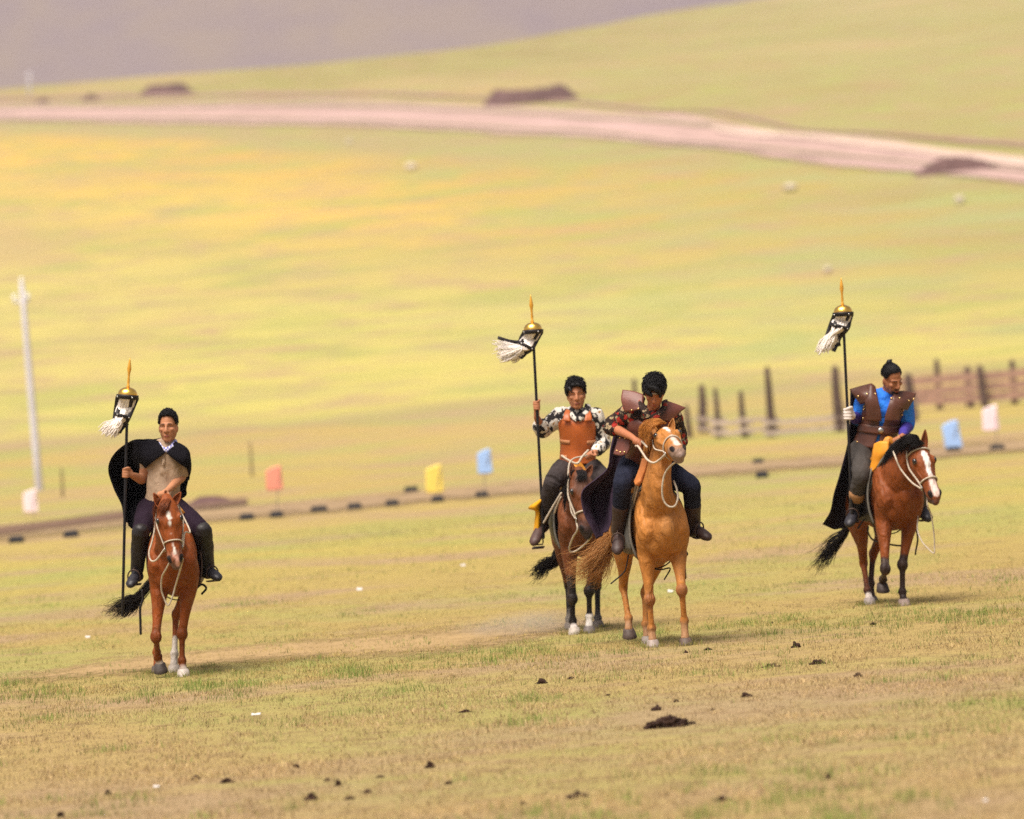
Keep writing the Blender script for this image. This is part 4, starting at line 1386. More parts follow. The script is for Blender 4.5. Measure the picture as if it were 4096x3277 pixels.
HORN = (.10, .075, .065); PALEHORN = (.42, .36, .31); WHITE = (.66, .60, .54)
M_CLOAK = cloth('black_cloak_cloth', (0.008, 0.007, 0.010), 0.95, .2)
M_CLOAKP = cloth('dark_purple_cloak_cloth', (0.060, 0.038, 0.066), 0.9, .3)
M_BOOT = simple('worn_black_boot', (0.022, 0.02, 0.026), 0.45, 0.35, 14)
M_BOOTB = simple('worn_brown_boot', (0.045, 0.025, 0.022), 0.5, 0.35, 14)
M_BOOTS = simple('brown_shoe', (0.075, 0.04, 0.035), 0.5, 0.35, 14)
M_STUDGOLD = simple('brass_stud', (0.85, 0.58, 0.25), 0.3, 0.05, 10, metal=1.0, bstr=0)

def hide_mat(name, c, rough=.5):
    return simple(name, c, rough, 0.28, 7, bstr=0.25, bdist=.006, spec=.4, bscale=60)

# ================================================================== A: rider with the black cloak, far left
YA = 45.6
a1, a2 = pic('A1', YA), pic('A2', YA)
bx = a2(672, 850, -.1)
hA = Horse((bx[0] + .03, YA, 0), -1, 'chestnut horse with a narrow white blaze, leftmost of the four')
CH = (.225, .052, .009)
hA.build(
    front=[dict(joints=[a2(556, 1315, -.10), a2(572, 1478, .02), a2(588, 1535, .03)], down=V(.04, .30, -.95), plant=False), dict(joints=[a2(768, 1290, 0), a2(768, 1510, 0), a2(776, 1570, -.03)])],
    hind=[dict(joints=[a2(560, 1130, 1.05), a2(562, 1440, .95), a2(564, 1520, .9)]), dict(joints=[a2(718, 1140, 1.0), a2(706, 1455, .85), a2(700, 1535, .80)])],
    neck=[hA.W(0, -.24, 1.17), hA.W(0, -.42, 1.30)], poll=a2(645, 218, -.56), muzzle=a2(716, 700, -.70), lat=V(1, .10, .16), coat=CH,
    marks=lambda s: [(s.legs[('front', g)][1], s.legs[('front', g)][2], .05, .10, tuple(.72 * q for q in CH)) for g in (-1, 1)] +
                    [(s.H(0, .45, -.03), s.H(0, .52, -.05), .05, .085, (.13, .07, .05)), (s.H(.0, .44, .03), s.H(.015, .53, 0), .012, .026, (.50, .25, .19)),
                     (s.H(-.002, .105, .07), s.H(0, .15, .07), .016, .028, WHITE), (s.H(0, .15, .07), s.H(-.004, .28, .055), .008, .017, WHITE), (s.H(-.004, .28, .055), s.H(.004, .44, .035), .006, .014, WHITE),
                     (s.legs[('hind', 1)][2] + V(0, 0, .10), s.legs[('hind', 1)][3], .055, .075, (.55, .48, .42)),
                     (s.legs[('front', 1)][3] - V(0, 0, .0), s.legs[('front', 1)][3] - V(0, 0, .02), .03, .055, (.50, .42, .36)), (s.legs[('front', -1)][3], s.legs[('front', -1)][3], .03, .055, (.50, .42, .36))],
    hoofs={('front', -1): (.07, .055, .05), ('front', 1): (.52, .45, .40), ('hind', -1): HORN, ('hind', 1): PALEHORN},
    ears={-1: a2(537, 150, -.50), 1: a2(757, 142, -.50)}, width=.83)
hm = hair_mat('chestnut_mane', (.17, .045, .014))
hA.mane(hm, side=-1, n=240, length=.20, seed=4, forelock=[[hA.H(-.03, -.02, .0), hA.H(-.05, .02, .05), hA.H(-.075, .06, .06), hA.H(-.11, .11, .035)], [hA.H(.01, -.02, .02), hA.H(-.02, .03, .07), hA.H(-.05, .08, .075), hA.H(-.085, .135, .05)], [hA.H(.03, -.01, .02), hA.H(.01, .04, .065), hA.H(-.02, .08, .075), hA.H(-.06, .10, .07)]])
hA.tail(hair_mat('black_tail', (.012, .009, .008)), [[a2(430, 960, 1.15), a2(330, 1000, 1.15), a2(200, 1060, 1.15), a2(100, 1095, 1.15)], [a2(440, 970, 1.2), a2(370, 1040, 1.2), a2(280, 1100, 1.2), a2(200, 1150, 1.2)], [a2(440, 970, 1.2), a2(400, 1050, 1.2), a2(340, 1110, 1.2), a2(270, 1160, 1.2)]], n=360, seed=6)
bridle(hA, 'pale rope bridle on the leftmost chestnut horse', M_ROPE, brow=False, ropes=[
    ('rein', [hA.head_ring(.37, -112, .02), a2(560, 690, -.55), a2(515, 695, -.5), a2(500, 630, -.48), a2(525, 540, -.46), a2(545, 440, -.45), a2(548, 345, -.42)], .0075),
    ('rein', [hA.head_ring(.37, 112, .02), a2(790, 470, -.5), a2(830, 450, -.2), a2(700, 190, .0)], .007),
    ('lead_rope', [hA.head_ring(.40, 180, .02), a2(640, 760, -.5), a2(605, 830, -.38), a2(600, 930, -.32), a2(625, 1010, -.30), a2(655, 1060, -.30), a2(690, 990, -.30), a2(715, 900, -.32), a2(750, 780, -.45), a2(775, 680, -.55)], .0075)])
feetA = {-1: a2(380, 845, .16), 1: a2(1015, 815, .2)}
sA = saddle(hA, 'dark leather saddle under the black cloaked rider', M_ORANGE, M_DARKBROWN, feetA)
stirrup(sA, feetA[-1], V(-.15, -1, -.2)); stirrup(sA, feetA[1], V(.45, -.9, -.1))
b = ribbon([a2(445, 940, .5), a2(450, 1010, .5), a2(428, 1080, .5), a2(430, 1200, .5), a2(432, 1290, .5)], .011); link('tie_strap', b.mesh('tie_strap'), M_BLACK, sA)
b = ribbon([a2(870, 935, .45), a2(925, 890, .4), a2(965, 920, .4), a2(930, 965, .4)], .010); link('tie_strap', b.mesh('tie_strap'), M_BLACK, sA)

pA = Person(hA.W(0, .38, 0), 'rider in beige shirt and black cloak holding the leftmost banner')
topA, footA = a1(368, 425, .16), a2(284, 1140, .16)
pole_ax = nrm(topA - footA)
hndA = a1(350, 1132, .16)
pA.setup(pelvis=a1(690, 1420, .38), chest=a1(705, 1150, .37), neck=a1(722, 890, .36), sho={-1: a1(570, 965, .38), 1: a1(862, 968, .37)},
         head_c=a1(742, 708, .33), head_up=V(.03, -.03, 1), head_face=V(-.12, -1, -.02), head_k=1.06,
         elbow={-1: a1(505, 1195, .40), 1: a1(868, 1165, .40)}, wrist={-1: a1(405, 1150, .20), 1: a1(745, 1285, .16)},
         hand={-1: (hndA, pole_ax), 1: (a1(690, 1330, .09), V(.8, -.5, .2))},
         knee={-1: a2(432, 462, .05), 1: a2(940, 455, .05)}, ankle={-1: a2(402, 775, .25), 1: a2(980, 755, .28)}, toe={-1: a2(350, 895, .06), 1: a2(1062, 840, .10)}, build=.98)
pA.body((.43, .19, .10))
pA.hair(tufts=110, seed=3, length=.018, vol=-.003, topv=.014, wild=.7)
M_BEIGE = cloth('beige_shirt_cloth', (0.40, 0.285, 0.20), .9, .15, 9, .8)
pA.wear('shirt', M_BEIGE, lambda B: (pA.torso(B, -.06, .98, .014), pA.arm(B, -1, .012, 0, .20, .0), pA.arm(B, 1, .016, 0, .34, .010)), wrinkle=.009, wf=10)
link('placket', patch([[pA.tpt(v, a_, .022) for a_ in (-4, 4)] for v in (.93, .84, .74, .66)], 2, 4, .005, name='placket'), M_BEIGE, pA.thing)
for v in (.90, .80, .70):
    b = Blob(); b.ell(pA.tpt(v, 0, .028), .006, nu=8, nv=5); link('button', b.mesh('button'), M_STRAP, pA.thing)
M_PURPLE = cloth('plum_trouser_cloth', (0.018, 0.010, 0.018), .9, .25)
pA.wear('trousers', M_PURPLE, lambda B: (pA.torso(B, -.05, .14, .012), [(pA.leg(B, k, .014, 0, .9), B.tube([pA.pelvis, pA.hip[k]], [.11, .10])) for k in (-1, 1)]), wrinkle=.003)
for kk in (-1, 1): pA.wear('chap', M_BLACK, lambda B: pA.leg(B, kk, .017, .50, .74), wrinkle=.003)
for kk in (-1, 1): pA.wear('boot', M_BOOT, lambda B: (pA.leg(B, kk, .020, .72, 1.0, .022), pA.foot(B, kk, .008)))
m, nt, b_ = nodes('blue_check_collar')
ck = nt.nodes.new('ShaderNodeTexChecker'); ck.inputs['Scale'].default_value = 70; ck.inputs['Color1'].default_value = (.62, .60, .66, 1); ck.inputs['Color2'].default_value = (.10, .11, .42, 1); nt.links.new(objco(nt), ck.inputs['Vector'])
nt.links.new(ck.outputs[0], b_.inputs['Base Color']); b_.inputs['Roughness'].default_value = .9
pA.wear('collar', m, lambda B: (B.tube([a1(650, 845, .34), a1(668, 895, .26), a1(710, 925, .235)], [(.013, .024)] * 3, ref=V(0, -1, 0)), B.tube([a1(805, 835, .34), a1(785, 890, .26), a1(725, 925, .235)], [(.013, .024)] * 3, ref=V(0, -1, 0)), B.tube([a1(655, 845, .38), a1(725, 830, .44), a1(800, 838, .38)], [.022] * 3)), voxel=.006)
clk = [patch([[a1(600, 838, .34), a1(650, 826, .46), a1(715, 815, .50), a1(785, 822, .46), a1(840, 850, .36)],
              [a1(430, 826, .36), a1(540, 850, .58), a1(700, 880, .64), a1(830, 890, .54), a1(905, 905, .38)],
              [a1(262, 940, .44), a1(400, 1000, .85), a1(640, 1050, .85), a1(850, 1000, .68), a1(938, 1000, .42)],
              [a1(200, 1090, .52), a1(350, 1150, 1.0), a1(600, 1200, .9), a1(840, 1150, .72), a1(937, 1110, .47)],
              [a1(250, 1270, .56), a1(375, 1320, .95), a1(550, 1330, .85), a1(800, 1300, .70), a1(905, 1270, .52)],
              [a1(318, 1420, .56), a1(375, 1480, .8), a1(450, 1440, .75), a1(700, 1400, .72), a1(880, 1355, .54)],
              [a1(345, 1575, .54), a1(392, 1620, .64), a1(435, 1640, .62), a1(520, 1500, .66), a1(600, 1450, .7)]], 8, 8, .008, .012, 30, 3),
       patch([[a1(650, 838, .30), a1(690, 900, .24), a1(714, 942, .215)], [a1(560, 842, .30), a1(610, 945, .235), a1(640, 1000, .22)], [a1(480, 838, .32), a1(515, 980, .25), a1(560, 1062, .26)], [a1(425, 828, .37), a1(440, 1000, .42), a1(535, 1092, .36)], [a1(400, 850, .5), a1(400, 1010, .62), a1(500, 1130, .56)]], 7, 7, .010, .006, 20, 5),
       patch([[a1(806, 838, .31), a1(768, 900, .24), a1(728, 948, .215)], [a1(868, 868, .29), a1(836, 955, .225), a1(792, 1005, .215)], [a1(918, 905, .29), a1(908, 1000, .235), a1(868, 1062, .24)], [a1(942, 960, .33), a1(948, 1040, .30), a1(922, 1100, .31)], [a1(948, 1040, .42), a1(948, 1100, .42), a1(930, 1200, .44)]], 7, 7, .010, .006, 20, 6)]
pA.part('cloak', join(clk, 'cloak'), M_CLOAK)
banner('leftmost banner, with gold cap and white horsehair, carried by the cloaked rider', topA, footA, .172, a1(391, 72, .16), a1(318, 605, .16), .068,
       [a1(228, 770, .14), a1(292, 762, .12), a1(300, 740, .2), a1(370, 690, .18)],
       [[a1(255, 660, .16), a1(180, 690, .16), a1(95, 760, .16)], [a1(260, 680, .1), a1(210, 740, .1), a1(150, 790, .1)], [a1(290, 680, .1), a1(250, 740, .1), a1(225, 800, .1)], [a1(320, 680, .2), a1(290, 730, .2), a1(260, 780, .2)], [a1(260, 650, .2), a1(170, 670, .2), a1(110, 720, .2)]], 320, 5)

# ================================================================== B: rider bending forward, palomino horse
YB = 44.3
b4, b5 = pic('B4', YB), pic('B5', YB)
bx = b5(1250, 640, -.1)
hB = Horse((bx[0] + .035, YB, 0), 11, 'golden chestnut horse with head raised, in front of the dark bay')
GO = (.42, .165, .038)
hB.build(
    front=[dict(joints=[b5(1182, 1185, -.03), b5(1200, 1430, .02), b5(1206, 1510, -.01)]), dict(joints=[b5(1460, 1100, -.18), b5(1482, 1365, -.10), b5(1487, 1475, -.12)])],
    hind=[dict(joints=[b5(955, 1075, 1.05), b5(1000, 1345, .82), b5(1003, 1440, .78)], plant=False, down=V(0, .25, -1)), dict(joints=[b5(1142, 1130, .98), b5(1150, 1395, .70), b5(1160, 1470, .66)])],
    neck=[b4(1428, 1230, -.18), b4(1455, 950, -.20)], neck_r=[(.150, .24), (.116, .19), (.082, .14), (.068, .115)],
    poll=b4(1480, 668, -.25), muzzle=b4(1640, 860, -.73), lat=V(1, .22, .08), coat=GO,
    marks=lambda s: [(s.H(0, .44, -.05), s.H(0, .52, -.05), .060, .10, (.26, .17, .13)), (s.H(0, .48, -.08), s.H(0, .54, -.08), .05, .08, (.27, .19, .17)),
                     (s.H(-.006, .085, .07), s.H(.0, .13, .075), .020, .032, WHITE), (s.H(0, .12, .07), s.H(.008, .27, .06), .010, .02, WHITE), (s.H(.008, .27, .055), s.H(.004, .46, .035), .018, .034, (.62, .50, .43)),
                     ] + [(s.legs[(q, g)][2] + V(0, 0, -.02), s.legs[(q, g)][3],   .03, .06, (.36, .19, .095)) for q in ('front', 'hind') for g in (-1, 1)] + [(s.legs[('front', g)][1] - V(0, .05, 0), s.legs[('front', g)][1] - V(0, .05, .03), .04, .08, (.30, .115, .04)) for g in (-1, 1)]
                     + [(s.W(sg_ * .05, -.3, .85), s.W(sg_ * .05, -.3, 1.0), .02, .10, (.46, .20, .06)) for sg_ in (-1, 1)],
    hoofs={('front', -1): (.30, .24, .21), ('front', 1): (.11, .075, .06), ('hind', -1): (.10, .07, .06), ('hind', 1): (.30, .25, .22)},
    ears={-1: b4(1345, 585, -.12), 1: b4(1588, 556, -.18)}, width=.86)
hg = hair_mat('golden_mane', (.56, .24, .06))
hB.mane(hg, side=-1, n=200, length=.20, seed=9, crest=[hB.W(0, .02, 1.29), b4(1400, 900, .05), b4(1440, 680, -.05), b4(1480, 590, -.18)],
        forelock=[[b4(1500, 600, -.30), b4(1440, 560, -.32), b4(1340, 575, -.34), b4(1270, 640, -.33), b4(1245, 740, -.31)], [b4(1510, 600, -.26), b4(1450, 600, -.36), b4(1380, 640, -.38), b4(1330, 700, -.37), b4(1310, 790, -.33)], [b4(1490, 590, -.2), b4(1400, 575, -.26), b4(1310, 590, -.28), b4(1250, 660, -.26), b4(1260, 780, -.25)]], fl_n=420)
hB.tail(hair_mat('golden_tail', (.50, .25, .09)), [[b5(860, 600, 1.1), b5(760, 740, 1.1), b5(600, 860, 1.05), b5(440, 880, 1.0)], [b5(860, 640, 1.15), b5(740, 800, 1.15), b5(600, 930, 1.1), b5(470, 990, 1.1)], [b5(860, 660, 1.2), b5(780, 830, 1.2), b5(700, 960, 1.15), b5(560, 1000, 1.1)], [b5(860, 680, 1.2), b5(820, 820, 1.2), b5(760, 980, 1.2), b5(680, 1060, 1.2)]], n=640, seed=12, r=.0023, spread=.04, jitter=.055)
bridle(hB, 'pale rope bridle on the golden chestnut horse', M_ROPE, nose_a=.30, brow=False, ropes=[
    ('rein', [hB.head_ring(.33, -115, .015), b4(1450, 960, -.48), b4(1390, 990, -.44), b4(1330, 960, -.4), b4(1280, 890, -.34), b4(1240, 830, -.27), b4(1215, 825, -.22)], .009),
    ('rein', [b4(1325, 835, -.34), b4(1300, 805, -.3), b4(1275, 780, -.26)], .009),
    ('lead_rope', [hB.head_ring(.40, 180, .02), b4(1540, 1040, -.50), b4(1495, 1120, -.46), b4(1475, 1250, -.44), b4(1490, 1360, -.42), b4(1540, 1420, -.42), b4(1600, 1415, -.42), b4(1630, 1340, -.40), b4(1620, 1250, -.34), b4(1590, 1170, -.26)], .008)])
feetB = {-1: b5(912, 690, .10), 1: b5(1610, 600, .14)}
sB = saddle(hB, 'saddle with orange front under the bending rider', M_ORANGE, M_DARKBROWN, feetB, edge_mat=M_GREYFELT)
stirrup(sB, feetB[-1], V(-.05, -1, -.3)); stirrup(sB, feetB[1], V(.75, -.65, -.25))
for q in ([b5(1075, 160, -.02), b5(1050, 260, .04), b5(1020, 400, .12)], [b5(1095, 165, -.03), b5(1068, 270, .02), b5(1035, 395, .10)]):
    b = ribbon(q, .009); link('cord', b.mesh('cord'), M_ROPE, sB)
link('saddle_front', patch([[b4(1290, 950, -.06), b4(1320, 950, -.10), b4(1345, 960, -.12)], [b4(1265, 1040, -.05), b4(1295, 1050, -.09), b4(1320, 1050, -.11)], [b4(1230, 1130, -.02), b4(1262, 1140, -.06), b4(1290, 1130, -.09)], [b4(1208, 1180, .0), b4(1225, 1215, -.04), b4(1250, 1180, -.08)]], 5, 5, .03, name='saddle_front'), simple('pale_orange_leather', (0.62, .22, .07), .5, .2, 12), sB)
link('pad_edge', patch([[b5(1000, 420, .13), b5(1020, 400, .08)], [b5(985, 520, .14), b5(1012, 520, .09)], [b5(968, 650, .16), b5(1020, 650, .11)], [b5(962, 752, .18), b5(1026, 752, .13)]], 4, 5, .02, name='pad_edge'), M_GREYFELT, sB)
for q in ([b5(1000, 800, .3), b5(985, 880, .3), b5(960, 950, .3), b5(850, 1045, .32)], [b5(1490, 760, .25), b5(1510, 790, .2), b5(1490, 840, .2), b5(1495, 1000, .22)], [b5(1200, 915, .12), b5(1280, 925, .1), b5(1360, 915, .12), b5(1310, 1010, .12)]):
    b = ribbon(q, .006); link('tie_strap', b.mesh('tie_strap'), M_BLACK, sB)

pB = Person(hB.W(0, .34, 0), 'rider in red flowered shirt and brown leather vest bending over his horse')
pB.setup(pelvis=b4(1320, 1010, .34), chest=b4(1325, 770, .20), neck=b4(1385, 520, -.02), sho={-1: b4(1145, 500, .08), 1: b4(1585, 545, .08)},
         head_c=b4(1398, 290, -.13), head_up=V(.02, -.52, .86), head_face=V(-.10, -.84, -.54), head_k=1.04,
         elbow={-1: b4(960, 625, .20), 1: b4(1650, 760, .22)}, wrist={-1: b4(1175, 735, -.08), 1: b4(1590, 900, .02)},
         hand={-1: (b4(1240, 788, -.20), V(.8, -.3, -.5)), 1: (b4(1560, 940, -.05), V(.5, -.8, .1))},
         knee={-1: b4(1085, 1190, -.03), 1: b4(1765, 1215, .02)}, ankle={-1: b5(915, 600, .20), 1: b5(1562, 545, .24)}, toe={-1: b5(905, 770, .04), 1: b5(1685, 650, .04)}, build=1.02)
pB.body((.40, .15, .075))
pB.hair(tufts=140, seed=8, length=.042, vol=.012, topv=.006, low=4, wild=1.0, fringe=[([(-.07, .04, .06), (-.045, .085, .045), (-.02, .105, .03)], [.03, .025, .014]), ([(.07, .03, .06), (.06, .07, .035), (.055, .085, .01)], [.028, .024, .014]), ([(-.03, .07, .09), (.02, .09, .08), (.045, .095, .05)], [.03, .028, .02])])
M_FLOW = print_cloth('red_flower_print', (.022, .012, .010), [((.30, .22, .13), .33, 3.1, 21), ((.30, .020, .014), .36, 7.7, 17), ((.36, .30, .19), .16, 5.2, 30), ((.30, .10, .04), .14, 1.2, 34)])
pB.wear('shirt', M_FLOW, lambda B: (pB.torso(B, -.02, .99, .014), pB.arm(B, -1, .018, 0, .60, .012), pB.arm(B, 1, .018, 0, .66, .01)), wrinkle=.004)
pB.wear('collar', M_FLOW, lambda B: (B.tube([b4(1285, 340, -.02), b4(1270, 400, -.10), b4(1300, 470, -.16), b4(1340, 540, -.17)], [(.012, .03)] * 4, ref=V(.3, -1, 0)), B.tube([b4(1500, 380, -.02), b4(1490, 450, -.12), b4(1440, 510, -.17), b4(1380, 550, -.17)], [(.012, .03)] * 4, ref=V(-.3, -1, 0))), voxel=.006)
M_JEAN = cloth('navy_jeans_cloth', (0.016, 0.018, 0.034), .85, .4, 11)
pB.wear('jeans', M_JEAN, lambda B: (pB.torso(B, -.05, .12, .014), [(pB.leg(B, k, .022, 0, .84, .014), B.tube([pB.pelvis, pB.hip[k]], [.12, .11])) for k in (-1, 1)]), wrinkle=.003)
for kk in (-1, 1): pB.wear('boot', M_BOOTB, lambda B: (pB.leg(B, kk, .020, .74, 1.0, .022), pB.foot(B, kk, .010)))
M_VEST = hide_mat('red_brown_leather', (.155, .050, .036), .45)
vL = pB.panel('vest_panel', M_VEST, [(.97, -70, -28, .022), (.85, -86, -22, .030), (.6, -95, -16, .032), (.35, -95, -16, .034), (.2, -92, -18, .036)], .008)
pB.panel('vest_panel', M_VEST, [(.97, 70, 30, .022), (.85, 86, 22, .030), (.6, 95, 16, .032), (.35, 95, 16, .034), (.2, 92, 18, .036)], .008)
pB.panel('vest_back', M_VEST, [(.97, 76, 284, .022), (.8, 90, 270, .030), (.4, 98, 262, .034), (.2, 98, 262, .036)], .008)
wl = pB.part('shoulder_wing', patch([[b4(1085, 270, -.02), b4(1190, 284, -.04), b4(1295, 318, -.06)], [b4(1072, 370, -.05), b4(1180, 380, -.08), b4(1285, 395, -.11)], [b4(1108, 490, -.06), b4(1190, 478, -.10), b4(1262, 462, -.13)]], 6, 6, .008, name='shoulder_wing'), M_VEST)
wr_ = pB.part('shoulder_wing', patch([[b4(1495, 372, -.05), b4(1605, 408, -.04), b4(1710, 447, -.02)], [b4(1470, 450, -.11), b4(1560, 480, -.09), b4(1640, 502, -.05)], [b4(1425, 570, -.13), b4(1500, 575, -.11), b4(1562, 578, -.08)]], 6, 6, .008, name='shoulder_wing'), M_VEST)
fl = pB.part('hip_flap', patch([[b4(1042, 738, .14), b4(1100, 742, .06), b4(1160, 760, .03)], [b4(1022, 820, .13), b4(1090, 830, .05), b4(1158, 840, .02)], [b4(996, 905, .12), b4(1060, 920, .05), b4(1128, 905, .02)]], 5, 5, .008, name='hip_flap'), M_VEST)
pB.studs([b4(1120, 482, -.04), b4(1175, 470, -.12), b4(1240, 456, -.135)], M_STUDGOLD, wl, .008)
pB.studs([b4(1060, 740, .10), b4(1110, 746, .05), b4(1030, 870, .09), b4(1064, 884, .045), b4(1104, 884, .02)], M_STUDGOLD, fl, .008)
pB.wear('headband', simple('pale_headband', (.45, .36, .28), .8, .3, 40), lambda B: B.tube([pB.Hd(.082 * math.sin(q), .0 + .092 * math.cos(q), .038) for q in np.linspace(-1.35, 1.35, 9)], [.008] * 9, n=8), voxel=.005)
g = [[b4(1010, 690, .46), b4(1040, 690, .50), b4(1090, 690, .54)], [b4(965, 860, .48), b4(1005, 880, .54), b4(1075, 880, .58)], [b4(936, 1040, .48), b4(985, 1060, .56), b4(1040, 1060, .58)], [b4(830, 1150, .46), b4(930, 1165, .66), b4(1022, 1150, .55)],
     [b4(694, 1280, .44), b4(850, 1290, .76), b4(1003, 1290, .55)], [b4(715, 1470, .46), b4(850, 1450, .74), b4(990, 1430, .55)], [b4(790, 1620, .48), b4(880, 1600, .70), b4(965, 1560, .55)], [b4(842, 1735, .5), b4(890, 1705, .62), b4(935, 1650, .55)]]
cb = patch(g, 10, 8, .008, .016, 26, 8)
g2 = [[b4(1130, 480, .16), b4(1330, 430, .20), b4(1560, 520, .18)], [b4(1080, 700, .44), b4(1300, 700, .40), b4(1540, 720, .36)], [b4(1050, 900, .55), b4(1290, 900, .58), b4(1500, 920, .5)], [b4(1030, 1100, .56), b4(1250, 1100, .66), b4(1480, 1100, .6)]]
pB.part('cloak', join([cb, patch(g2, 6, 6, .008, .008, 20, 9)], 'cloak'), M_CLOAKP)

# ================================================================== C: rider behind, orange breastplate, dark bay
YC = 47.5
c3, c4, c5 = pic('C3', YC), pic('B4', YC), pic('B5', YC)
bx = c5(588, 650, -.1)
hC = Horse((bx[0] + .03, YC, 0), 3, 'dark bay horse with lowered head, half hidden behind the golden horse')
BY = (.130, .038, .012); BLK = (.014, .010, .009)
hC.build(
    front=[dict(joints=[c5(516, 1175, -.05), c5(520, 1365, 0), c5(532, 1425, -.03)]), dict(joints=[c5(660, 1110, -.02), c5(664, 1330, .02), c5(660, 1420, -.01)])],
    hind=[dict(joints=[c5(480, 1060, 1.05), c5(490, 1350, .95), c5(494, 1410, .92)]), dict(joints=[c5(732, 1060, 1.0), c5(735, 1345, .9), c5(736, 1405, .87)])],
    neck=[hC.W(0, -.24, 1.16), hC.W(0.01, -.40, 1.27)], poll=c5(585, 100, -.54), muzzle=c5(648, 590, -.70), lat=V(1, .22, .10), coat=BY,
    marks=lambda s: [(s.legs[('front', g)][1] + V(0, 0, .12), s.legs[('front', g)][3], .085, .11, BLK) for g in (-1, 1)] + [(s.legs[('hind', g)][1] - V(0, 0, .02), s.legs[('hind', g)][3], .08, .12, BLK) for g in (-1, 1)] +
                    [(s.H(0, .44, -.04), s.H(0, .53, -.04), .06, .10, (.035, .022, .022)), (s.H(0, .05, .05), s.H(0, .12, .05), .04, .12, (.10, .042, .025)),
                     (s.legs[('front', 1)][2] - V(0, 0, .03), s.legs[('front', 1)][3], .055, .068, (.70, .64, .60)), (s.legs[('front', -1)][3] + V(0, 0, .0), s.legs[('front', -1)][3], .038, .05, (.68, .6, .56))],
    hoofs={('front', -1): PALEHORN, ('front', 1): (.16, .13, .12), ('hind', -1): HORN, ('hind', 1): HORN},
    ears={-1: c5(515, 15, -.44), 1: c5(685, 25, -.44)}, width=.9)
hk = hair_mat('black_mane', (.012, .009, .009))
hC.mane(hk, side=-1, n=220, length=.20, seed=15, forelock=[[hC.H(-.03, -.03, .0), hC.H(-.03, .02, .06), hC.H(-.045, .05, .065), hC.H(-.07, .085, .055)], [hC.H(.02, -.03, .01), hC.H(.01, .02, .065), hC.H(.0, .05, .07), hC.H(-.02, .09, .068)], [hC.H(.05, -.02, .0), hC.H(.04, .02, .055), hC.H(.03, .05, .065), hC.H(.02, .08, .07)]], fl_n=200)
hC.tail(hair_mat('black_tail', (.012, .009, .008)), [[c5(370, 800, 1.15), c5(280, 850, 1.15), c5(200, 910, 1.15), c5(110, 985, 1.15)], [c5(380, 820, 1.2), c5(310, 880, 1.2), c5(260, 950, 1.2), c5(220, 1020, 1.2)], [c5(390, 840, 1.2), c5(330, 880, 1.2), c5(250, 900, 1.2), c5(150, 960, 1.2)]], n=330, seed=17)
bridle(hC, 'pale strap bridle on the dark bay horse', M_ROPE, brow=False, w=.013, ropes=[
    ('lead_rope', [hC.head_ring(.38, -125, .02), c5(560, 580, -.62), c5(520, 650, -.5), c5(490, 740, -.36), c5(510, 775, -.34), c5(570, 750, -.36), c5(640, 690, -.42), c5(680, 640, -.55)], .008),
    ('rein', [hC.head_ring(.36, -112, .02), c5(500, 380, -.35), c4(560, 1000, -.1), c3(1030, 1545, .02)], .007),
    ('rein', [c3(1040, 1500, .0), c3(985, 1560, -.05), c3(940, 1620, -.08), c3(860, 1590, -.06), c3(800, 1550, -.02)], .010)])
feetC = {-1: c5(215, 690, .14), 1: c5(860, 720, .2)}
sC = saddle(hC, 'dark saddle under the rider with the orange breastplate', M_ORANGE, M_BLACK, feetC, edge_mat=M_GREYFELT, low=126)
stirrup(sC, feetC[-1], V(-.3, -1, -.3))
for q in ([c5(420, 265, -.05), c5(350, 380, .02), c5(270, 520, .1)], [c5(418, 300, -.04), c5(390, 360, .0), c5(362, 435, .05)]):
    b = ribbon(q, .010); link('cord', b.mesh('cord'), M_ROPE, sC)

pC = Person(hC.W(0, .38, 0), 'rider in daisy print shirt and orange leather breastplate holding a banner')
topC, footC = c3(533, 400, .12), c5(268, 650, .12)
axC = nrm(topC - footC)
hndC = footC + axC * np.dot(c3(557, 1085, .12) - footC, axC)
pC.setup(pelvis=c3(945, 1640, .40), chest=c3(945, 1390, .37), neck=c3(930, 1165, .34), sho={-1: c3(785, 1180, .36), 1: c3(1105, 1185, .36)},
         head_c=c3(930, 985, .30), head_up=V(-.02, -.08, 1), head_face=V(.02, -1, -.12), head_k=1.06,
         elbow={-1: c3(622, 1315, .36), 1: c3(1188, 1430, .42)}, wrist={-1: c3(566, 1190, .17), 1: c3(1110, 1512, .16)},
         hand={-1: (hndC, axC), 1: (c3(1058, 1545, .06), V(.8, -.4, .4))},
         knee={-1: c4(400, 1165, .02), 1: c4(905, 1160, .05)}, ankle={-1: c4(296, 1560, .26), 1: c4(960, 1560, .3)}, toe={-1: c5(185, 695, .06), 1: c5(880, 740, .1)}, build=1.0)
pC.body((.43, .18, .095))
pC.hair(tufts=110, seed=21, length=.034, vol=.004, topv=.016, low=3, fringe=[([(-.075, .02, .07), (-.06, .065, .06), (-.045, .09, .045)], [.026, .022, .012]), ([(-.03, .07, .085), (.03, .085, .085), (.06, .065, .06)], [.022, .02, .016])])
M_DAISY = print_cloth('daisy_print', (.020, .017, .018), [((.62, .58, .53), .50, 2.3, 13), ((.58, .53, .47), .32, 8.1, 19), ((.33, .17, .035), .16, 2.3, 13), ((.025, .02, .022), .18, 5.5, 17)])
pC.wear('shirt', M_DAISY, lambda B: (pC.torso(B, -.08, .99, .016), pC.arm(B, -1, .020, 0, .66, .016), pC.arm(B, 1, .020, 0, .93, .006)), wrinkle=.004)
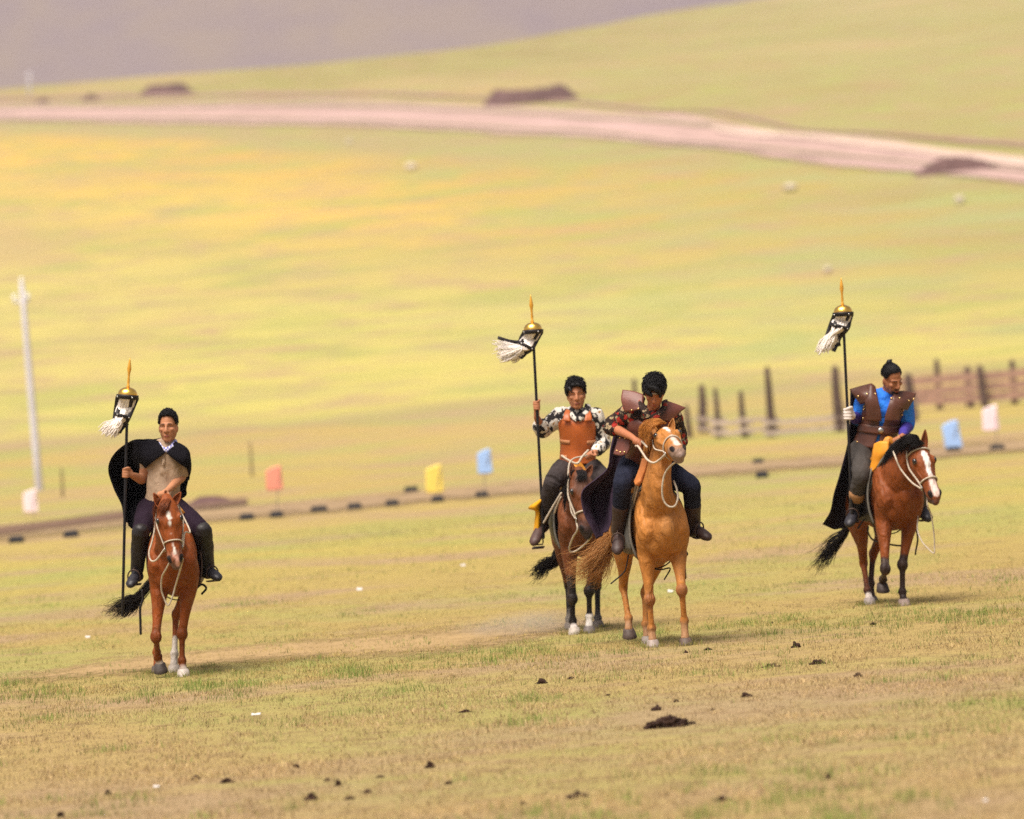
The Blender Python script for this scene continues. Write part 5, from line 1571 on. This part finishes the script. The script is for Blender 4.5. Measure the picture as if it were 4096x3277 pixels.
pC.wear('collar', M_DAISY, lambda B: (B.tube([c3(870, 1110, .32), c3(890, 1170, .23), c3(935, 1220, .20)], [(.011, .024)] * 3, ref=V(0, -1, 0)), B.tube([c3(1040, 1080, .34), c3(1015, 1150, .24), c3(950, 1215, .20)], [(.011, .03)] * 3, ref=V(0, -1, 0))), voxel=.006)
M_BREAST = hide_mat('orange_brown_leather', (.46, .11, .024), .4)
bp_ = pC.panel('breastplate', M_BREAST, [(.90, -58, 58, .024), (.80, -62, 62, .028), (.62, -66, 66, .028), (.40, -72, 72, .028), (.2, -70, 70, .030), (.10, -62, 62, .032)], .010, ncol=9)
for q in ([[c3(806, 1225, .205), c3(880, 1235, .195)], [c3(815, 1180, .225), c3(872, 1185, .215)], [c3(830, 1140, .27), c3(876, 1135, .27)], [c3(845, 1118, .34), c3(880, 1112, .34)]], [[c3(1005, 1235, .195), c3(1078, 1225, .205)], [c3(1015, 1185, .215), c3(1072, 1180, .225)], [c3(1012, 1135, .27), c3(1060, 1140, .27)], [c3(1005, 1112, .34), c3(1042, 1118, .34)]]):
    link('shoulder_strap', patch(q, 4, 4, .009, name='shoulder_strap'), M_BREAST, bp_)
M_TAPE = simple('pale_leather_tape', (.50, .22, .10), .6, .2, 20)
for v, a0, a1_ in ((.47, -66, -24), (.47, 28, 68), (.24, -62, -34)):
    link('tape', patch([[pC.tpt(v + .03, q, .037) for q in np.linspace(a0, a1_, 4)], [pC.tpt(v - .03, q, .037) for q in np.linspace(a0, a1_, 4)]], 3, 2, .006, name='tape'), M_TAPE, bp_)
pC.studs([pC.tpt(.90, -50, .05), pC.tpt(.86, -52, .05), pC.tpt(.90, 50, .05)], M_STEEL, bp_, .010)
M_GREYT = cloth('charcoal_trouser_cloth', (0.045, 0.036, 0.036), .9, .3)
pC.wear('trousers', M_GREYT, lambda B: (pC.torso(B, -.05, .12, .012), [(pC.leg(B, k, .020, 0, .88), B.tube([pC.pelvis, pC.hip[k]], [.12, .105])) for k in (-1, 1)]), wrinkle=.003)
for kk in (-1, 1): pC.wear('boot', M_BOOTS, lambda B: (pC.leg(B, kk, .012, .80, 1.0, .016), pC.foot(B, kk, .010)))
M_YEL = cloth('yellow_gaiter_cloth', (0.62, 0.30, 0.015), .8, .2)
An, Kn = pC.ankle[-1], pC.knee[-1]
gt = [[c5(300, 190, .24), c5(270, 230, .12), c5(262, 260, .3)], [c5(262, 300, .26), c5(250, 320, .10), c5(285, 330, .34)], [c5(140, 390, .26), c5(200, 380, .08), c5(290, 400, .36)], [c5(196, 420, .26), c5(225, 430, .12), c5(285, 430, .34)], [c5(190, 520, .26), c5(225, 520, .14), c5(275, 520, .34)], [c5(178, 640, .26), c5(215, 650, .15), c5(262, 640, .32)]]
pC.part('gaiter', patch(gt, 6, 5, .008, .006, 16, 4, name='gaiter'), M_YEL)
banner('middle banner blown far to the left, held by the rider in the daisy shirt', topC, footC, .168, c3(511, 66, .12), c3(462, 535, .12), .072,
       [c3(212, 462, .12), c3(420, 650, .08), c3(370, 640, .16), c3(440, 620, .2)],
       [[c3(380, 550, .12), c3(260, 520, .12), c3(130, 482, .12)], [c3(390, 560, .06), c3(290, 610, .06), c3(190, 650, .06)], [c3(420, 580, .06), c3(330, 640, .06), c3(240, 675, .06)], [c3(440, 590, .15), c3(400, 640, .15), c3(360, 670, .15)], [c3(380, 545, .18), c3(280, 560, .18), c3(180, 640, .18)]], 330, 25)

# ================================================================== D: rider in blue, far right
YD = 48.0
d6, d7 = pic('D6', YD), pic('D7', YD)
bx = d7(822, 850, -.1)
hD = Horse((bx[0] + .03, YD, 0), 14, 'bay horse with a broad white blaze and black mane, rightmost of the four')
BD = (.195, .048, .010)
hD.build(
    front=[dict(joints=[d7(735, 1350, -.22), d7(716, 1440, .05), d7(710, 1478, .08)], down=V(-.03, .25, -.97), toe=V(.2, -1, 0), plant=False), dict(joints=[d7(884, 1315, 0), d7(884, 1550, 0), d7(892, 1605, -.03)])],
    hind=[dict(joints=[d7(548, 1300, 1.0), d7(582, 1535, .76), d7(596, 1590, .72)]), dict(joints=[d7(630, 1225, 1.05), d7(610, 1475, 1.0), d7(612, 1530, .98)])],
    neck=[d7(862, 540, -.14), d7(945, 390, -.30)], neck_r=[(.165, .24), (.135, .20), (.098, .15), (.070, .115)], poll=d7(1022, 292, -.46), muzzle=d7(1172, 722, -.70), lat=V(.93, .38, .04), coat=BD,
    marks=lambda s: [(s.legs[('front', g)][1] + V(0, 0, .02), s.legs[('front', g)][3], .065, .10, (.03, .016, .014)) for g in (-1, 1)] + [(s.legs[('hind', g)][1] - V(0, 0, .12), s.legs[('hind', g)][3], .05, .11, (.045, .02, .016)) for g in (-1, 1)] +
                    [(s.H(0, .45, -.05), s.H(0, .52, -.06), .045, .08, (.10, .06, .055)), (s.H(-.032, .105, .07), s.H(.035, .10, .07), .010, .020, (.74, .68, .65)), (s.H(0, .09, .07), s.H(0, .16, .07), .026, .036, (.74, .68, .65)),
                     (s.H(0, .14, .07), s.H(.0, .34, .05), .024, .034, (.74, .68, .65)), (s.H(.0, .34, .05), s.H(.004, .48, .03), .030, .042, (.66, .50, .45)), (s.legs[('hind', -1)][3], s.legs[('hind', -1)][3] + V(0, 0, .01), .035, .05, (.6, .52, .47))],
    hoofs={('front', -1): (.045, .03, .028), ('front', 1): (.30, .22, .19), ('hind', -1): (.34, .28, .26), ('hind', 1): HORN},
    ears={-1: d7(905, 195, -.40), 1: d7(1077, 150, -.36)}, width=.85)
hD.mane(hk, side=-1, n=320, length=.16, seed=31, crest=[hD.W(0, .0, 1.27), d7(830, 330, -.1), d7(900, 260, -.28), d7(1000, 225, -.42)],
        forelock=[[d7(1040, 260, -.45), d7(1000, 200, -.48), d7(900, 200, -.46), d7(800, 300, -.42)], [d7(1050, 280, -.47), d7(1000, 260, -.54), d7(900, 280, -.54), d7(800, 370, -.48)], [d7(1060, 270, -.46), d7(1020, 240, -.53), d7(940, 240, -.53), d7(850, 370, -.5)], [d7(1070, 270, -.46), d7(1040, 270, -.54), d7(980, 300, -.56), d7(920, 370, -.53)]], fl_n=520)
hD.tail(hair_mat('black_tail', (.012, .009, .008)), [[d7(400, 980, 1.15), d7(300, 1110, 1.15), d7(170, 1240, 1.15), d7(30, 1385, 1.15)], [d7(410, 990, 1.2), d7(330, 1120, 1.2), d7(220, 1250, 1.2), d7(140, 1410, 1.2)], [d7(410, 1000, 1.2), d7(340, 1140, 1.2), d7(270, 1260, 1.2), d7(215, 1400, 1.2)], [d7(400, 970, 1.2), d7(260, 1080, 1.2), d7(150, 1180, 1.2), d7(20, 1280, 1.2)]], n=260, seed=33, spread=.015, jitter=.025)
bridle(hD, 'pale strap bridle on the rightmost bay horse', M_ROPE, w=.013, ropes=[
    ('rein', [hD.head_ring(.37, -112, .02), d7(960, 600, -.55), d7(870, 490, -.42), d7(825, 390, -.38), d7(800, 300, -.2), d6(900, 1560, .05)], .008),
    ('lead_rope', [hD.head_ring(.40, 180, .02), d7(1100, 800, -.6), d7(1130, 880, -.55), d7(1155, 1040, -.5), d7(1160, 1150, -.48), d7(1155, 1215, -.48), d7(1100, 1170, -.42), d7(1050, 1110, -.35), d7(1015, 1020, -.2), d7(1015, 920, -.1), d7(1020, 850, .05)], .0065)])
feetD = {-1: d7(455, 900, .18), 1: d7(1075, 885, .2)}
sD = saddle(hD, 'orange seated saddle under the rider in blue', M_ORANGE, M_BLACK, feetD, edge_mat=M_GREYFELT)
stirrup(sD, feetD[-1], V(-.15, -1, -.4)); stirrup(sD, feetD[1], V(.4, -.9, -.2))
link('saddle_front', patch([[d7(650, 275, .08), d7(700, 252, .0), d7(765, 255, -.04)], [d7(636, 340, .08), d7(690, 350, -.02), d7(760, 340, -.06)], [d7(625, 430, .10), d7(670, 430, .02), d7(715, 395, -.02)], [d7(610, 500, .12), d7(632, 512, .06), d7(672, 460, .02)]], 5, 5, .03, name='saddle_front'), simple('bright_orange_leather', (.70, .27, .02), .5, .15, 12), sD)
b = ribbon([d7(745, 365, -.06), d7(690, 440, .0), d7(645, 530, .06), d7(610, 640, .10), d7(590, 700, .13)], .014); link('pad_edge', b.mesh('pad_edge'), M_GREYFELT, sD)
for q in ([d7(545, 830, .3), d7(560, 900, .3), d7(500, 1000, .28)], [d7(590, 990, .3), d7(590, 1040, .3), d7(650, 1110, .3), d7(870, 1150, .3), d7(960, 1110, .3)], [d7(1005, 1010, .2), d7(1015, 1100, .2), d7(1000, 1190, .2), d7(995, 1225, .2)]):
    b = ribbon(q, .008); link('tie_strap', b.mesh('tie_strap'), M_BLACK, sD)

pD = Person(hD.W(0, .38, 0), 'bearded rider in blue shirt and studded brown vest with a topknot')
topD, footD = d6(396, 400, .16), d7(452, 930, .16)
axD = nrm(topD - footD)
hndD = footD + axD * np.dot(d6(443, 1325, .16) - footD, axD)
pD.setup(pelvis=d6(690, 1620, .42), chest=d6(745, 1370, .40), neck=d6(785, 1160, .37), sho={-1: d6(595, 1200, .40), 1: d6(965, 1225, .40)},
         head_c=d6(848, 1005, .28), head_up=V(.10, -.48, .87), head_face=V(.44, -.74, -.58), head_k=1.10,
         elbow={-1: d6(530, 1370, .46), 1: d6(985, 1430, .46)}, wrist={-1: d6(480, 1345, .22), 1: d6(945, 1525, .16)},
         hand={-1: (hndD, axD), 1: (d6(900, 1565, .06), V(.8, -.4, .3))},
         knee={-1: d7(525, 545, .06), 1: d7(1000, 590, .10)}, ankle={-1: d7(470, 835, .28), 1: d7(1050, 815, .30)}, toe={-1: d7(425, 965, .10), 1: d7(1105, 920, .10)}, build=1.02)
pD.body((.35, .14, .07), beard=[((-.03, .085, -.055), (.03, .085, -.055), .006, .012), ((-.03, .075, -.095), (.03, .075, -.095), .022, .036), ((0, .07, -.11), (0, .07, -.12), .02, .035)])
pD.hair(tufts=80, seed=41, length=.045, vol=-.006, topv=.0, bun=V(-.01, -.04, .125), extra=lambda B: (B.ell(pD.Hd(-.012, -.045, .132), (.028, .028, .026)), B.ell(pD.Hd(-.010, -.035, .118), (.03, .03, .02)), B.tube([pD.Hd(-.02, -.05, .150), pD.Hd(.012, -.04, .155)], [.010, .007])))
m, nt, b_ = nodes('blue_shirt_cloth')
c = mixc(nt, ramp(nt, noise(nt, 5, 3, .5, objco(nt)), [(.4, 0.0), (.6, 1.0)]), (.010, .21, .82), (.006, .12, .66))
nt.links.new(c, b_.inputs['Base Color']); b_.inputs['Roughness'].default_value = .8; bump(nt, b_, noise(nt, 14, 3, .5, objco(nt), .8), .5, .03)
pD.wear('shirt', m, lambda B: (pD.torso(B, -.06, .93, .014), pD.arm(B, -1, .020, 0, .48, .01), pD.arm(B, 1, .020, 0, .48, .012)), wrinkle=.004)
M_VIOL = cloth('violet_sleeve_cloth', (.055, .04, .26), .85, .25)
for kk in (-1, 1): pD.wear('sleeve', M_VIOL, lambda B: pD.arm(B, kk, .014, .36, .96), wrinkle=.003)
pD.wear('glove', cloth('white_glove_cloth', (.66, .58, .54), .9, .1), lambda B: (fist(B, pD.hand[-1], axD, pD.wrist[-1], 1.28), B.tube([pD.wrist[-1], pD.hand[-1] * .6 + pD.wrist[-1] * .4], [.036, .034])), voxel=.006)
M_VESTD = hide_mat('brown_studded_leather', (.105, .038, .024), .42)
vp = []
for k in (-1, 1):
    vp.append(pD.panel('vest_panel', M_VESTD, [(.97, k * 60, k * 36, .024), (.85, k * 88, k * 26, .034), (.66, k * 98, k * 14, .036), (.45, k * 96, k * 6, .036), (.30, k * 96, k * 4, .038), (.12, k * 96, k * 6, .042), (.0, k * 92, k * 10, .046)], .009, ncol=8))
pD.panel('vest_back', M_VESTD, [(.97, 70, 290, .024), (.8, 92, 268, .034), (.4, 100, 260, .036), (.02, 100, 260, .044)], .009)
bt = Blob(); bt.tube([pD.tpt(.36, q, .050) for q in np.linspace(-178, 178, 25)], [(.006, .024)] * 25, ref=pD.front, n=8, k=1)
bt = Blob()
rows = [[pD.tpt(v, q, .052) for q in np.linspace(-175, 175, 15)] for v in (.42, .36, .30)]
belt = link('belt', patch(rows, 3, 2, .007, name='belt'), M_VESTD, pD.thing)
bk = Blob(); bk.ell(pD.tpt(.36, 2, .062), (.026, .008, .024)); link('buckle', bk.mesh('buckle'), M_STEEL, belt)
w1 = pD.part('shoulder_wing', patch([[d6(455, 1100, .34), d6(560, 1070, .32), d6(648, 1048, .33)], [d6(500, 1160, .30), d6(590, 1140, .23), d6(675, 1110, .25)], [d6(560, 1240, .28), d6(620, 1210, .215), d6(690, 1160, .23)]], 6, 6, .009, name='shoulder_wing'), M_VESTD)
for q in ([[d6(622, 1062, .30), d6(655, 1046, .28), d6(692, 1076, .29)], [d6(600, 1180, .225), d6(655, 1180, .205), d6(716, 1190, .215)], [d6(608, 1300, .225), d6(672, 1300, .205), d6(745, 1310, .215)], [d6(614, 1390, .24), d6(680, 1390, .22), d6(752, 1390, .225)]],
          [[d6(838, 1170, .24), d6(880, 1150, .25), d6(920, 1160, .29)], [d6(815, 1240, .205), d6(870, 1240, .205), d6(930, 1240, .24)], [d6(790, 1320, .205), d6(850, 1320, .20), d6(920, 1320, .235)], [d6(775, 1390, .215), d6(840, 1390, .21), d6(910, 1390, .24)]]):
    pD.part('vest_strap', patch(q, 5, 5, .010, name='vest_strap'), M_VESTD)
w2 = pD.part('shoulder_wing', patch([[d6(870, 1120, .28), d6(960, 1115, .32), d6(1068, 1140, .36)], [d6(850, 1190, .22), d6(950, 1200, .24), d6(1040, 1200, .32)], [d6(860, 1260, .215), d6(930, 1280, .23), d6(985, 1290, .29)]], 6, 6, .009, name='shoulder_wing'), M_VESTD)
pD.studs([d6(535, 1162, .26), d6(614, 1142, .225), d6(692, 1140, .235)], M_STUDGOLD, w1, .010)
pD.studs([d6(840, 1180, .22), d6(915, 1178, .235), d6(1000, 1203, .28), d6(1044, 1188, .32)], M_STUDGOLD, w2, .010)
pD.studs([pD.tpt(v, -60, .050) for v in (.74, .68, .5, .10, .02)] + [pD.tpt(.74, -44, .05)], M_STUDGOLD, vp[0], .009)
pD.studs([pD.tpt(v, 60, .050) for v in (.72, .62)], M_STUDGOLD, vp[1], .009)
M_GREYP = cloth('grey_trouser_cloth', (0.060, 0.052, 0.048), .9, .3)
pD.wear('trousers', M_GREYP, lambda B: (pD.torso(B, -.06, .12, .012), [(pD.leg(B, k, .016, 0, .86), B.tube([pD.pelvis, pD.hip[k]], [.12, .105])) for k in (-1, 1)]), wrinkle=.003)
for kk in (-1, 1): pD.wear('boot', M_BOOT, lambda B: (pD.leg(B, kk, .014, .76, 1.0, .020), pD.foot(B, kk, .012)))
pD.wear('knee_strap', simple('tan_knee_strap', (.34, .17, .075), .7, .2, 30), lambda B: pD.leg(B, -1, .026, .76, .82), voxel=.007)
g = [[d6(462, 1115, .42), d6(490, 1110, .48), d6(560, 1110, .52)], [d6(455, 1450, .40), d6(490, 1450, .46), d6(540, 1450, .5)], [d7(400, 330, .44), d7(450, 330, .52), d7(500, 330, .56)], [d7(345, 520, .46), d7(420, 520, .58), d7(490, 520, .6)], [d7(285, 700, .5), d7(370, 720, .66), d7(460, 700, .64)], [d7(255, 850, .54), d7(340, 880, .72), d7(435, 850, .68)], [d7(193, 965, .58), d7(300, 1008, .74), d7(405, 985, .70)]]
pD.part('cloak', patch(g, 9, 8, .008, .014, 26, 18, name='cloak'), cloth('black_violet_cloak_cloth', (.014, .010, .017), .9, .3))
banner('rightmost banner with gold cap, held in a white gloved hand', topD, footD, .172, d6(378, 72, .16), d6(360, 520, .16), .082,
       [d6(190, 740, .14), d6(310, 748, .12), d6(270, 700, .2), d6(360, 700, .18)],
       [[d6(255, 610, .16), d6(190, 690, .16), d6(140, 785, .16)], [d6(270, 620, .1), d6(230, 690, .1), d6(190, 760, .1)], [d6(310, 620, .1), d6(275, 690, .1), d6(240, 755, .1)], [d6(350, 620, .18), d6(320, 680, .18), d6(290, 745, .18)], [d6(260, 600, .2), d6(200, 660, .2), d6(150, 750, .2)]], 300, 35)
# ------------------------------------------------------------------ dung, litter, grass, dust
M_DUNG = simple('dark_dung', (0.055, 0.030, 0.022), 0.95, 0.5, 30, bstr=0.8, bdist=.02, spec=.1)
M_LITTER = simple('white_litter', (0.52, 0.48, 0.46), 0.6, 0.1, 20)
def dung(px, py, w, h, label, seed, lumps=None):
    c = hit2(px, py + h * .4); s = S2(c[1]); W_, H_ = w / s / 2, h / s
    r = random.Random(seed)
    b = Blob()
    for i in range(lumps or max(9, int(w * .9))):
        u = r.triangular(-1, 1, .25); rr = H_ * r.uniform(.14, .30) * (1.1 - .4 * abs(u))
        z = max(0.25 * rr, r.uniform(0, 1) * (H_ - rr) * (1 - abs(u)))
        b.ell(c + V(u * W_, r.uniform(-1, 1) * W_ * .45, z), (rr * r.uniform(.9, 1.5), rr * 1.2, rr), nu=8, nv=6)
    b.ell(c, (W_ * .8, W_ * .4, H_ * .16), nu=12, nv=6)
    me = b.remesh('dung_clod', max(.005, H_ * .055), 0)
    q = coords(me); nn = vnoise(q[:, 0] * 70, q[:, 2] * 70 + q[:, 1] * 50, seed)
    set_coords(me, q + (q - c) * (.16 * nn)[:, None])
    tag(link('dung_clod', me, M_DUNG, loc=c), label, 'dung', 'dung clods in the grass')
SM = 'small dark dung clod lying in the foreground grass'
for i, d in enumerate([(1405, 1520, 105, 28, 'largest dark dung pile, below the golden horse'), (1383, 1490, 26, 15, 'rounded dung clod just above the largest dung pile'), (1140, 1435, 30, 12, 'flat dung clod below the dark bay horse'),
                       (1675, 1358, 20, 15, 'upright dung clod right of the golden horse'), (1622, 1401, 50, 9, 'long low streak of dung, left one of two below the upright clod'), (1720, 1394, 42, 12, 'long low streak of dung, right one of two below the upright clod'),
                       (1807, 1421, 28, 11, 'dung clod in the grass below the rightmost horse'), (1570, 1463, 30, 12, 'low dung clod right of the largest dung pile'), (1218, 1674, 62, 16, 'wide dung pile at the bottom middle of the picture'),
                       (1518, 1681, 44, 13, 'flat dung pile at the bottom, right of the middle'), (655, 1678, 34, 18, 'thick dung clod at the bottom, below the leftmost horse'), (477, 1643, 34, 14, 'flat dung clod at the bottom left'),
                       (905, 1610, 22, 18, 'squarish small dung clod under the gap between the two left riders'), (945, 1647, 16, 12, 'small dung clod just right below the squarish clod'), (412, 1637, 22, 13, 'small dung clod left of the flat clod at the bottom left'), (772, 1666, 26, 11, 'small dung clod right of the thick clod at the bottom'), (712, 1648, 15, 17, 'upright small dung clod above the thick bottom clod'), (625, 1613, 13, 12, 'tiny dung clod between the flat and the thick bottom clods'), (1745, 1634, 17, 16, 'small round dung clod low at the right'), (228, 1668, 16, 14, 'small dung clod near the bottom left corner'), (128, 1715, 24, 14, 'dung clod cut by the bottom edge at left'),
                       (1203, 1427, 16, 8, 'tiny dung clod right of the flat clod below the dark bay'), (690, 1642, 26, 7, 'thin dung smear touching the upright small clod'), (800, 1634, 24, 8, 'thin dung smear right of the upright small clod'), (1443, 1372, 12, 8, 'tiny dung clod at the right front hoof of the golden horse'), (1490, 1366, 22, 8, "low dung smear right of the golden horse's front hoof"), (980, 1497, 36, 8, 'long thin dung smear in the grass below the worn path'), (735, 1680, 30, 9, 'thin dung smear beside the thick clod at the bottom'), (1100, 1690, 20, 10, 'small dung clod left of the wide bottom pile'), (1280, 1462, 12, 7, 'tiny dung clod left of the low clod by the largest pile'), (1425, 1475, 14, 8, 'tiny dung clod just right of the rounded clod'), (1500, 1493, 14, 7, 'tiny dung clod right of the largest dung pile'), (1838, 1313, 18, 8, 'small dung smear under the rightmost horse'), (1625, 1310, 12, 6, 'tiny dung clod between the golden and the rightmost horse')]):
    dung(*d, seed=100 + i)
for i, (px, py, w, h, lab) in enumerate([(757, 1243, 12, 7, 'white scrap of litter between the two left riders'), (540, 1507, 18, 6, 'thin white scrap below the leftmost horse'), (185, 1343, 10, 8, 'white scrap in the grass left of the leftmost horse'),
                                         (330, 1660, 12, 6, 'white scrap near the bottom left'), (975, 1192, 10, 6, 'pale scrap of litter left of the black tail'), (1412, 1247, 12, 7, 'white scrap behind the legs of the golden horse'), (2075, 1690, 10, 6, 'pale scrap at the bottom right corner')]):
    c = hit2(px, py + h * .5); s = S2(c[1]); w_, h_ = w / s / 2, h / s
    r = random.Random(i)
    g = [[c + V(u * w_ + r.uniform(-.2, .2) * w_, v * w_ * .4, (.15 + .85 * (v + 1) / 2 * r.uniform(.5, 1)) * h_ + .012) for u in (-1, -.3, .4, 1)] for v in (-1, 0, 1)]
    tag(link('litter_scrap', patch(g, 3, 3, .004, name='litter_scrap'), M_LITTER, loc=c), lab, 'litter', 'scraps of litter')

# grass: short dry blades with greener clumps
def grass_bed(y0, y1, dens, hmin, hmax, wid, seed):
    rg = np.random.default_rng(seed)
    wmax = y1 * .118 + .4
    n = int((y1 - y0) * 2 * wmax * dens)
    x = rg.uniform(-wmax, wmax, n); y = rg.uniform(y0, y1, n)
    ok = np.abs(x) < y * .118 + .4
    cl = .6 * vnoise(x * 1.1, y * .9, 51) + .5 * vnoise(x * 3.1, y * 2.0, 52) + .7 * vnoise(x * 9.5, y * 5.0, 53)
    ok &= rg.random(n) < np.clip(.50 + .62 * cl, .05, 1)
    x, y, cl = x[ok], y[ok], cl[ok]
    n = len(x)
    gr = .55 * vnoise(x * .7 + 9, y * .5, 61) + .55 * vnoise(x * 2.2, y * 1.7, 62) + .65 * vnoise(x * 6.5, y * 5.5, 63) + rg.normal(0, .22, n)
    shift = sstep(34, 46, y) * .25 - .27
    green = sstep(.25, .75, gr + shift)
    hh = rg.uniform(hmin, hmax, n) * (.75 + .75 * green + .35 * np.clip(cl, -1, 1))
    ang = rg.uniform(0, 2 * np.pi, n); lean = rg.uniform(.1, .9, n) * (1.25 - .6 * green)
    w = wid * rg.uniform(.6, 1.3, n)
    base = np.stack([x, y, np.zeros(n)], 1)
    sd = np.stack([np.cos(ang), np.sin(ang) * .6, np.zeros(n)], 1) * w[:, None]
    ld = np.stack([np.sin(ang * 1.7 + 1), np.cos(ang * 2.3), np.zeros(n)], 1) * (lean * hh)[:, None]
    up = np.array([0, 0, 1.0]) * hh[:, None]
    v = np.stack([base - sd, base + sd, base + ld * .35 + up * .6 - sd * .7, base + ld * .35 + up * .6 + sd * .7, base + ld + up * (1 - .25 * lean)[:, None]], 1)
    straw = np.array([.54, .405, .225]); straw2 = np.array([.40, .28, .15]); gold = np.array([.43, .33, .09]); grn = np.array([.215, .27, .07])
    t = rg.random(n)[:, None]; g2 = (rg.random(n) < .35)[:, None]
    c = straw * (1 - t) + straw2 * t
    c = np.where(g2, c * .65 + gold * .35, c)
    yel = (.55 * sstep(38, 47, y))[:, None]
    c = c * (1 - yel) + np.array([.40, .325, .085]) * yel
    c = c * (1 - green[:, None]) + grn * green[:, None] * rg.uniform(.8, 1.25, (n, 1))
    dk = (rg.random(n) < .12)[:, None]
    c = np.where(dk & (green < .5)[:, None], np.array([.14, .085, .045]), c)
    c *= rg.uniform(.62, 1.2, (n, 1)) * (.92 + .38 * np.clip(cl, -1, 1))[:, None]
    return v, c
VV, CC = [], []
for a in ((24, 36, 1500, .016, .050, .0023, 1), (36, 47, 1700, .014, .050, .0022, 2), (47, 62, 520, .012, .040, .0028, 3), (62, 90, 110, .02, .05, .004, 4)):
    v, c = grass_bed(*a); VV.append(v); CC.append(c)
# longer blades pushed up round the planted hooves
rg = np.random.default_rng(77)
for hx, hy in Horse.planted:
    k_ = 110
    an = rg.uniform(0, 2 * np.pi, k_); rad = rg.uniform(.045, .13, k_)
    bx_, by_ = hx + np.cos(an) * rad, hy - .02 + np.sin(an) * rad
    hh = rg.uniform(.02, .05, k_); sd = np.stack([np.full(k_, .0022), np.zeros(k_), np.zeros(k_)], 1)
    base = np.stack([bx_, by_, np.zeros(k_)], 1); ld = np.stack([rg.normal(0, .4, k_) * hh, rg.normal(0, .3, k_) * hh, np.zeros(k_)], 1); up = np.array([0, 0, 1.0]) * hh[:, None]
    VV.append(np.stack([base - sd, base + sd, base + ld * .35 + up * .6 - sd * .7, base + ld * .35 + up * .6 + sd * .7, base + ld + up], 1))
    t_ = rg.random((k_, 1)); CC.append((np.array([.40, .31, .10]) * t_ + np.array([.24, .25, .08]) * (1 - t_)) * rg.uniform(.6, 1.1, (k_, 1)))
v = np.concatenate(VV); c = np.concatenate(CC); n = len(v)
me = bpy.data.meshes.new('grass')
me.vertices.add(n * 5); me.vertices.foreach_set('co', v.ravel())
i5 = (np.arange(n) * 5)[:, None]
lp = np.concatenate([i5 + np.array([0, 1, 3, 2]), i5 + np.array([2, 3, 4])], 1)
me.loops.add(n * 7); me.loops.foreach_set('vertex_index', lp.ravel())
me.polygons.add(n * 2); me.polygons.foreach_set('loop_start', np.stack([np.arange(n) * 7, np.arange(n) * 7 + 4], 1).ravel())
me.update(calc_edges=True)
set_col(me, np.repeat(c, 5, 0))
m, nt, b = nodes('grass_blade')
at = nt.nodes.new('ShaderNodeAttribute'); at.attribute_name = 'Col'
nt.links.new(at.outputs['Color'], b.inputs['Base Color']); b.inputs['Roughness'].default_value = .8; b.inputs['Specular IOR Level'].default_value = .15
tr = nt.nodes.new('ShaderNodeBsdfTranslucent'); nt.links.new(at.outputs['Color'], tr.inputs['Color'])
mx = nt.nodes.new('ShaderNodeMixShader'); mx.inputs[0].default_value = .35
nt.links.new(b.outputs[0], mx.inputs[1]); nt.links.new(tr.outputs[0], mx.inputs[2]); nt.links.new(mx.outputs[0], nt.nodes['Material Output'].inputs['Surface'])
tag(link('grass', me, m), 'short dry grass with greener clumps in the foreground', 'grass', kind='stuff')

# dust kicked up behind the dark bay
m = bpy.data.materials.new('dust'); m.use_nodes = True; nt = m.node_tree
nt.nodes.remove(nt.nodes['Principled BSDF'])
pv = nt.nodes.new('ShaderNodeVolumePrincipled'); pv.inputs['Color'].default_value = (.95, .80, .66, 1); pv.inputs['Anisotropy'].default_value = 0
tc = nt.nodes.new('ShaderNodeTexCoord'); gr_ = nt.nodes.new('ShaderNodeTexGradient'); gr_.gradient_type = 'SPHERICAL'
mp = nt.nodes.new('ShaderNodeMapping'); mp.inputs['Location'].default_value = (-1, -1, -1); mp.inputs['Scale'].default_value = (2, 2, 2)
nt.links.new(tc.outputs['Generated'], mp.inputs['Vector']); nt.links.new(mp.outputs[0], gr_.inputs['Vector'])
nz = noise(nt, 4.0, 3, .6, tc.outputs['Object'])
mu = nt.nodes.new('ShaderNodeMath'); mu.operation = 'MULTIPLY'; nt.links.new(gr_.outputs['Fac'], mu.inputs[0]); nt.links.new(ramp(nt, nz, [(.35, 0.0), (.7, 1.0)]), mu.inputs[1])
m2 = nt.nodes.new('ShaderNodeMath'); m2.operation = 'MULTIPLY'; m2.inputs[1].default_value = 3.5; nt.links.new(mu.outputs[0], m2.inputs[0])
nt.links.new(m2.outputs[0], pv.inputs['Density']); nt.links.new(pv.outputs[0], nt.nodes['Material Output'].inputs['Volume'])
c = hit2(1135, 1338)
b = Blob(); b.ell(c + V(-.05, .3, .10), (.80, .45, .13), nu=24, nv=12)
tag(link('dust_cloud', b.mesh('dust_cloud'), m, loc=c), 'low puff of pale dust beside the hooves of the dark bay', 'dust', kind='stuff')
# ------------------------------------------------------------------ air
b = Blob(); b.box(V(0, 2500, 260), (5200, 2800, 330))
m = bpy.data.materials.new('haze'); m.use_nodes = True; nt = m.node_tree
nt.nodes.remove(nt.nodes['Principled BSDF'])
pv = nt.nodes.new('ShaderNodeVolumePrincipled'); pv.inputs['Color'].default_value = (.88, .86, .95, 1); pv.inputs['Density'].default_value = 0.00011; pv.inputs['Anisotropy'].default_value = 0.0
nt.links.new(pv.outputs[0], nt.nodes['Material Output'].inputs['Volume'])
tag(link('haze', b.mesh('haze'), m, smooth=False), 'thin pale haze over the far hill', 'haze', kind='stuff')
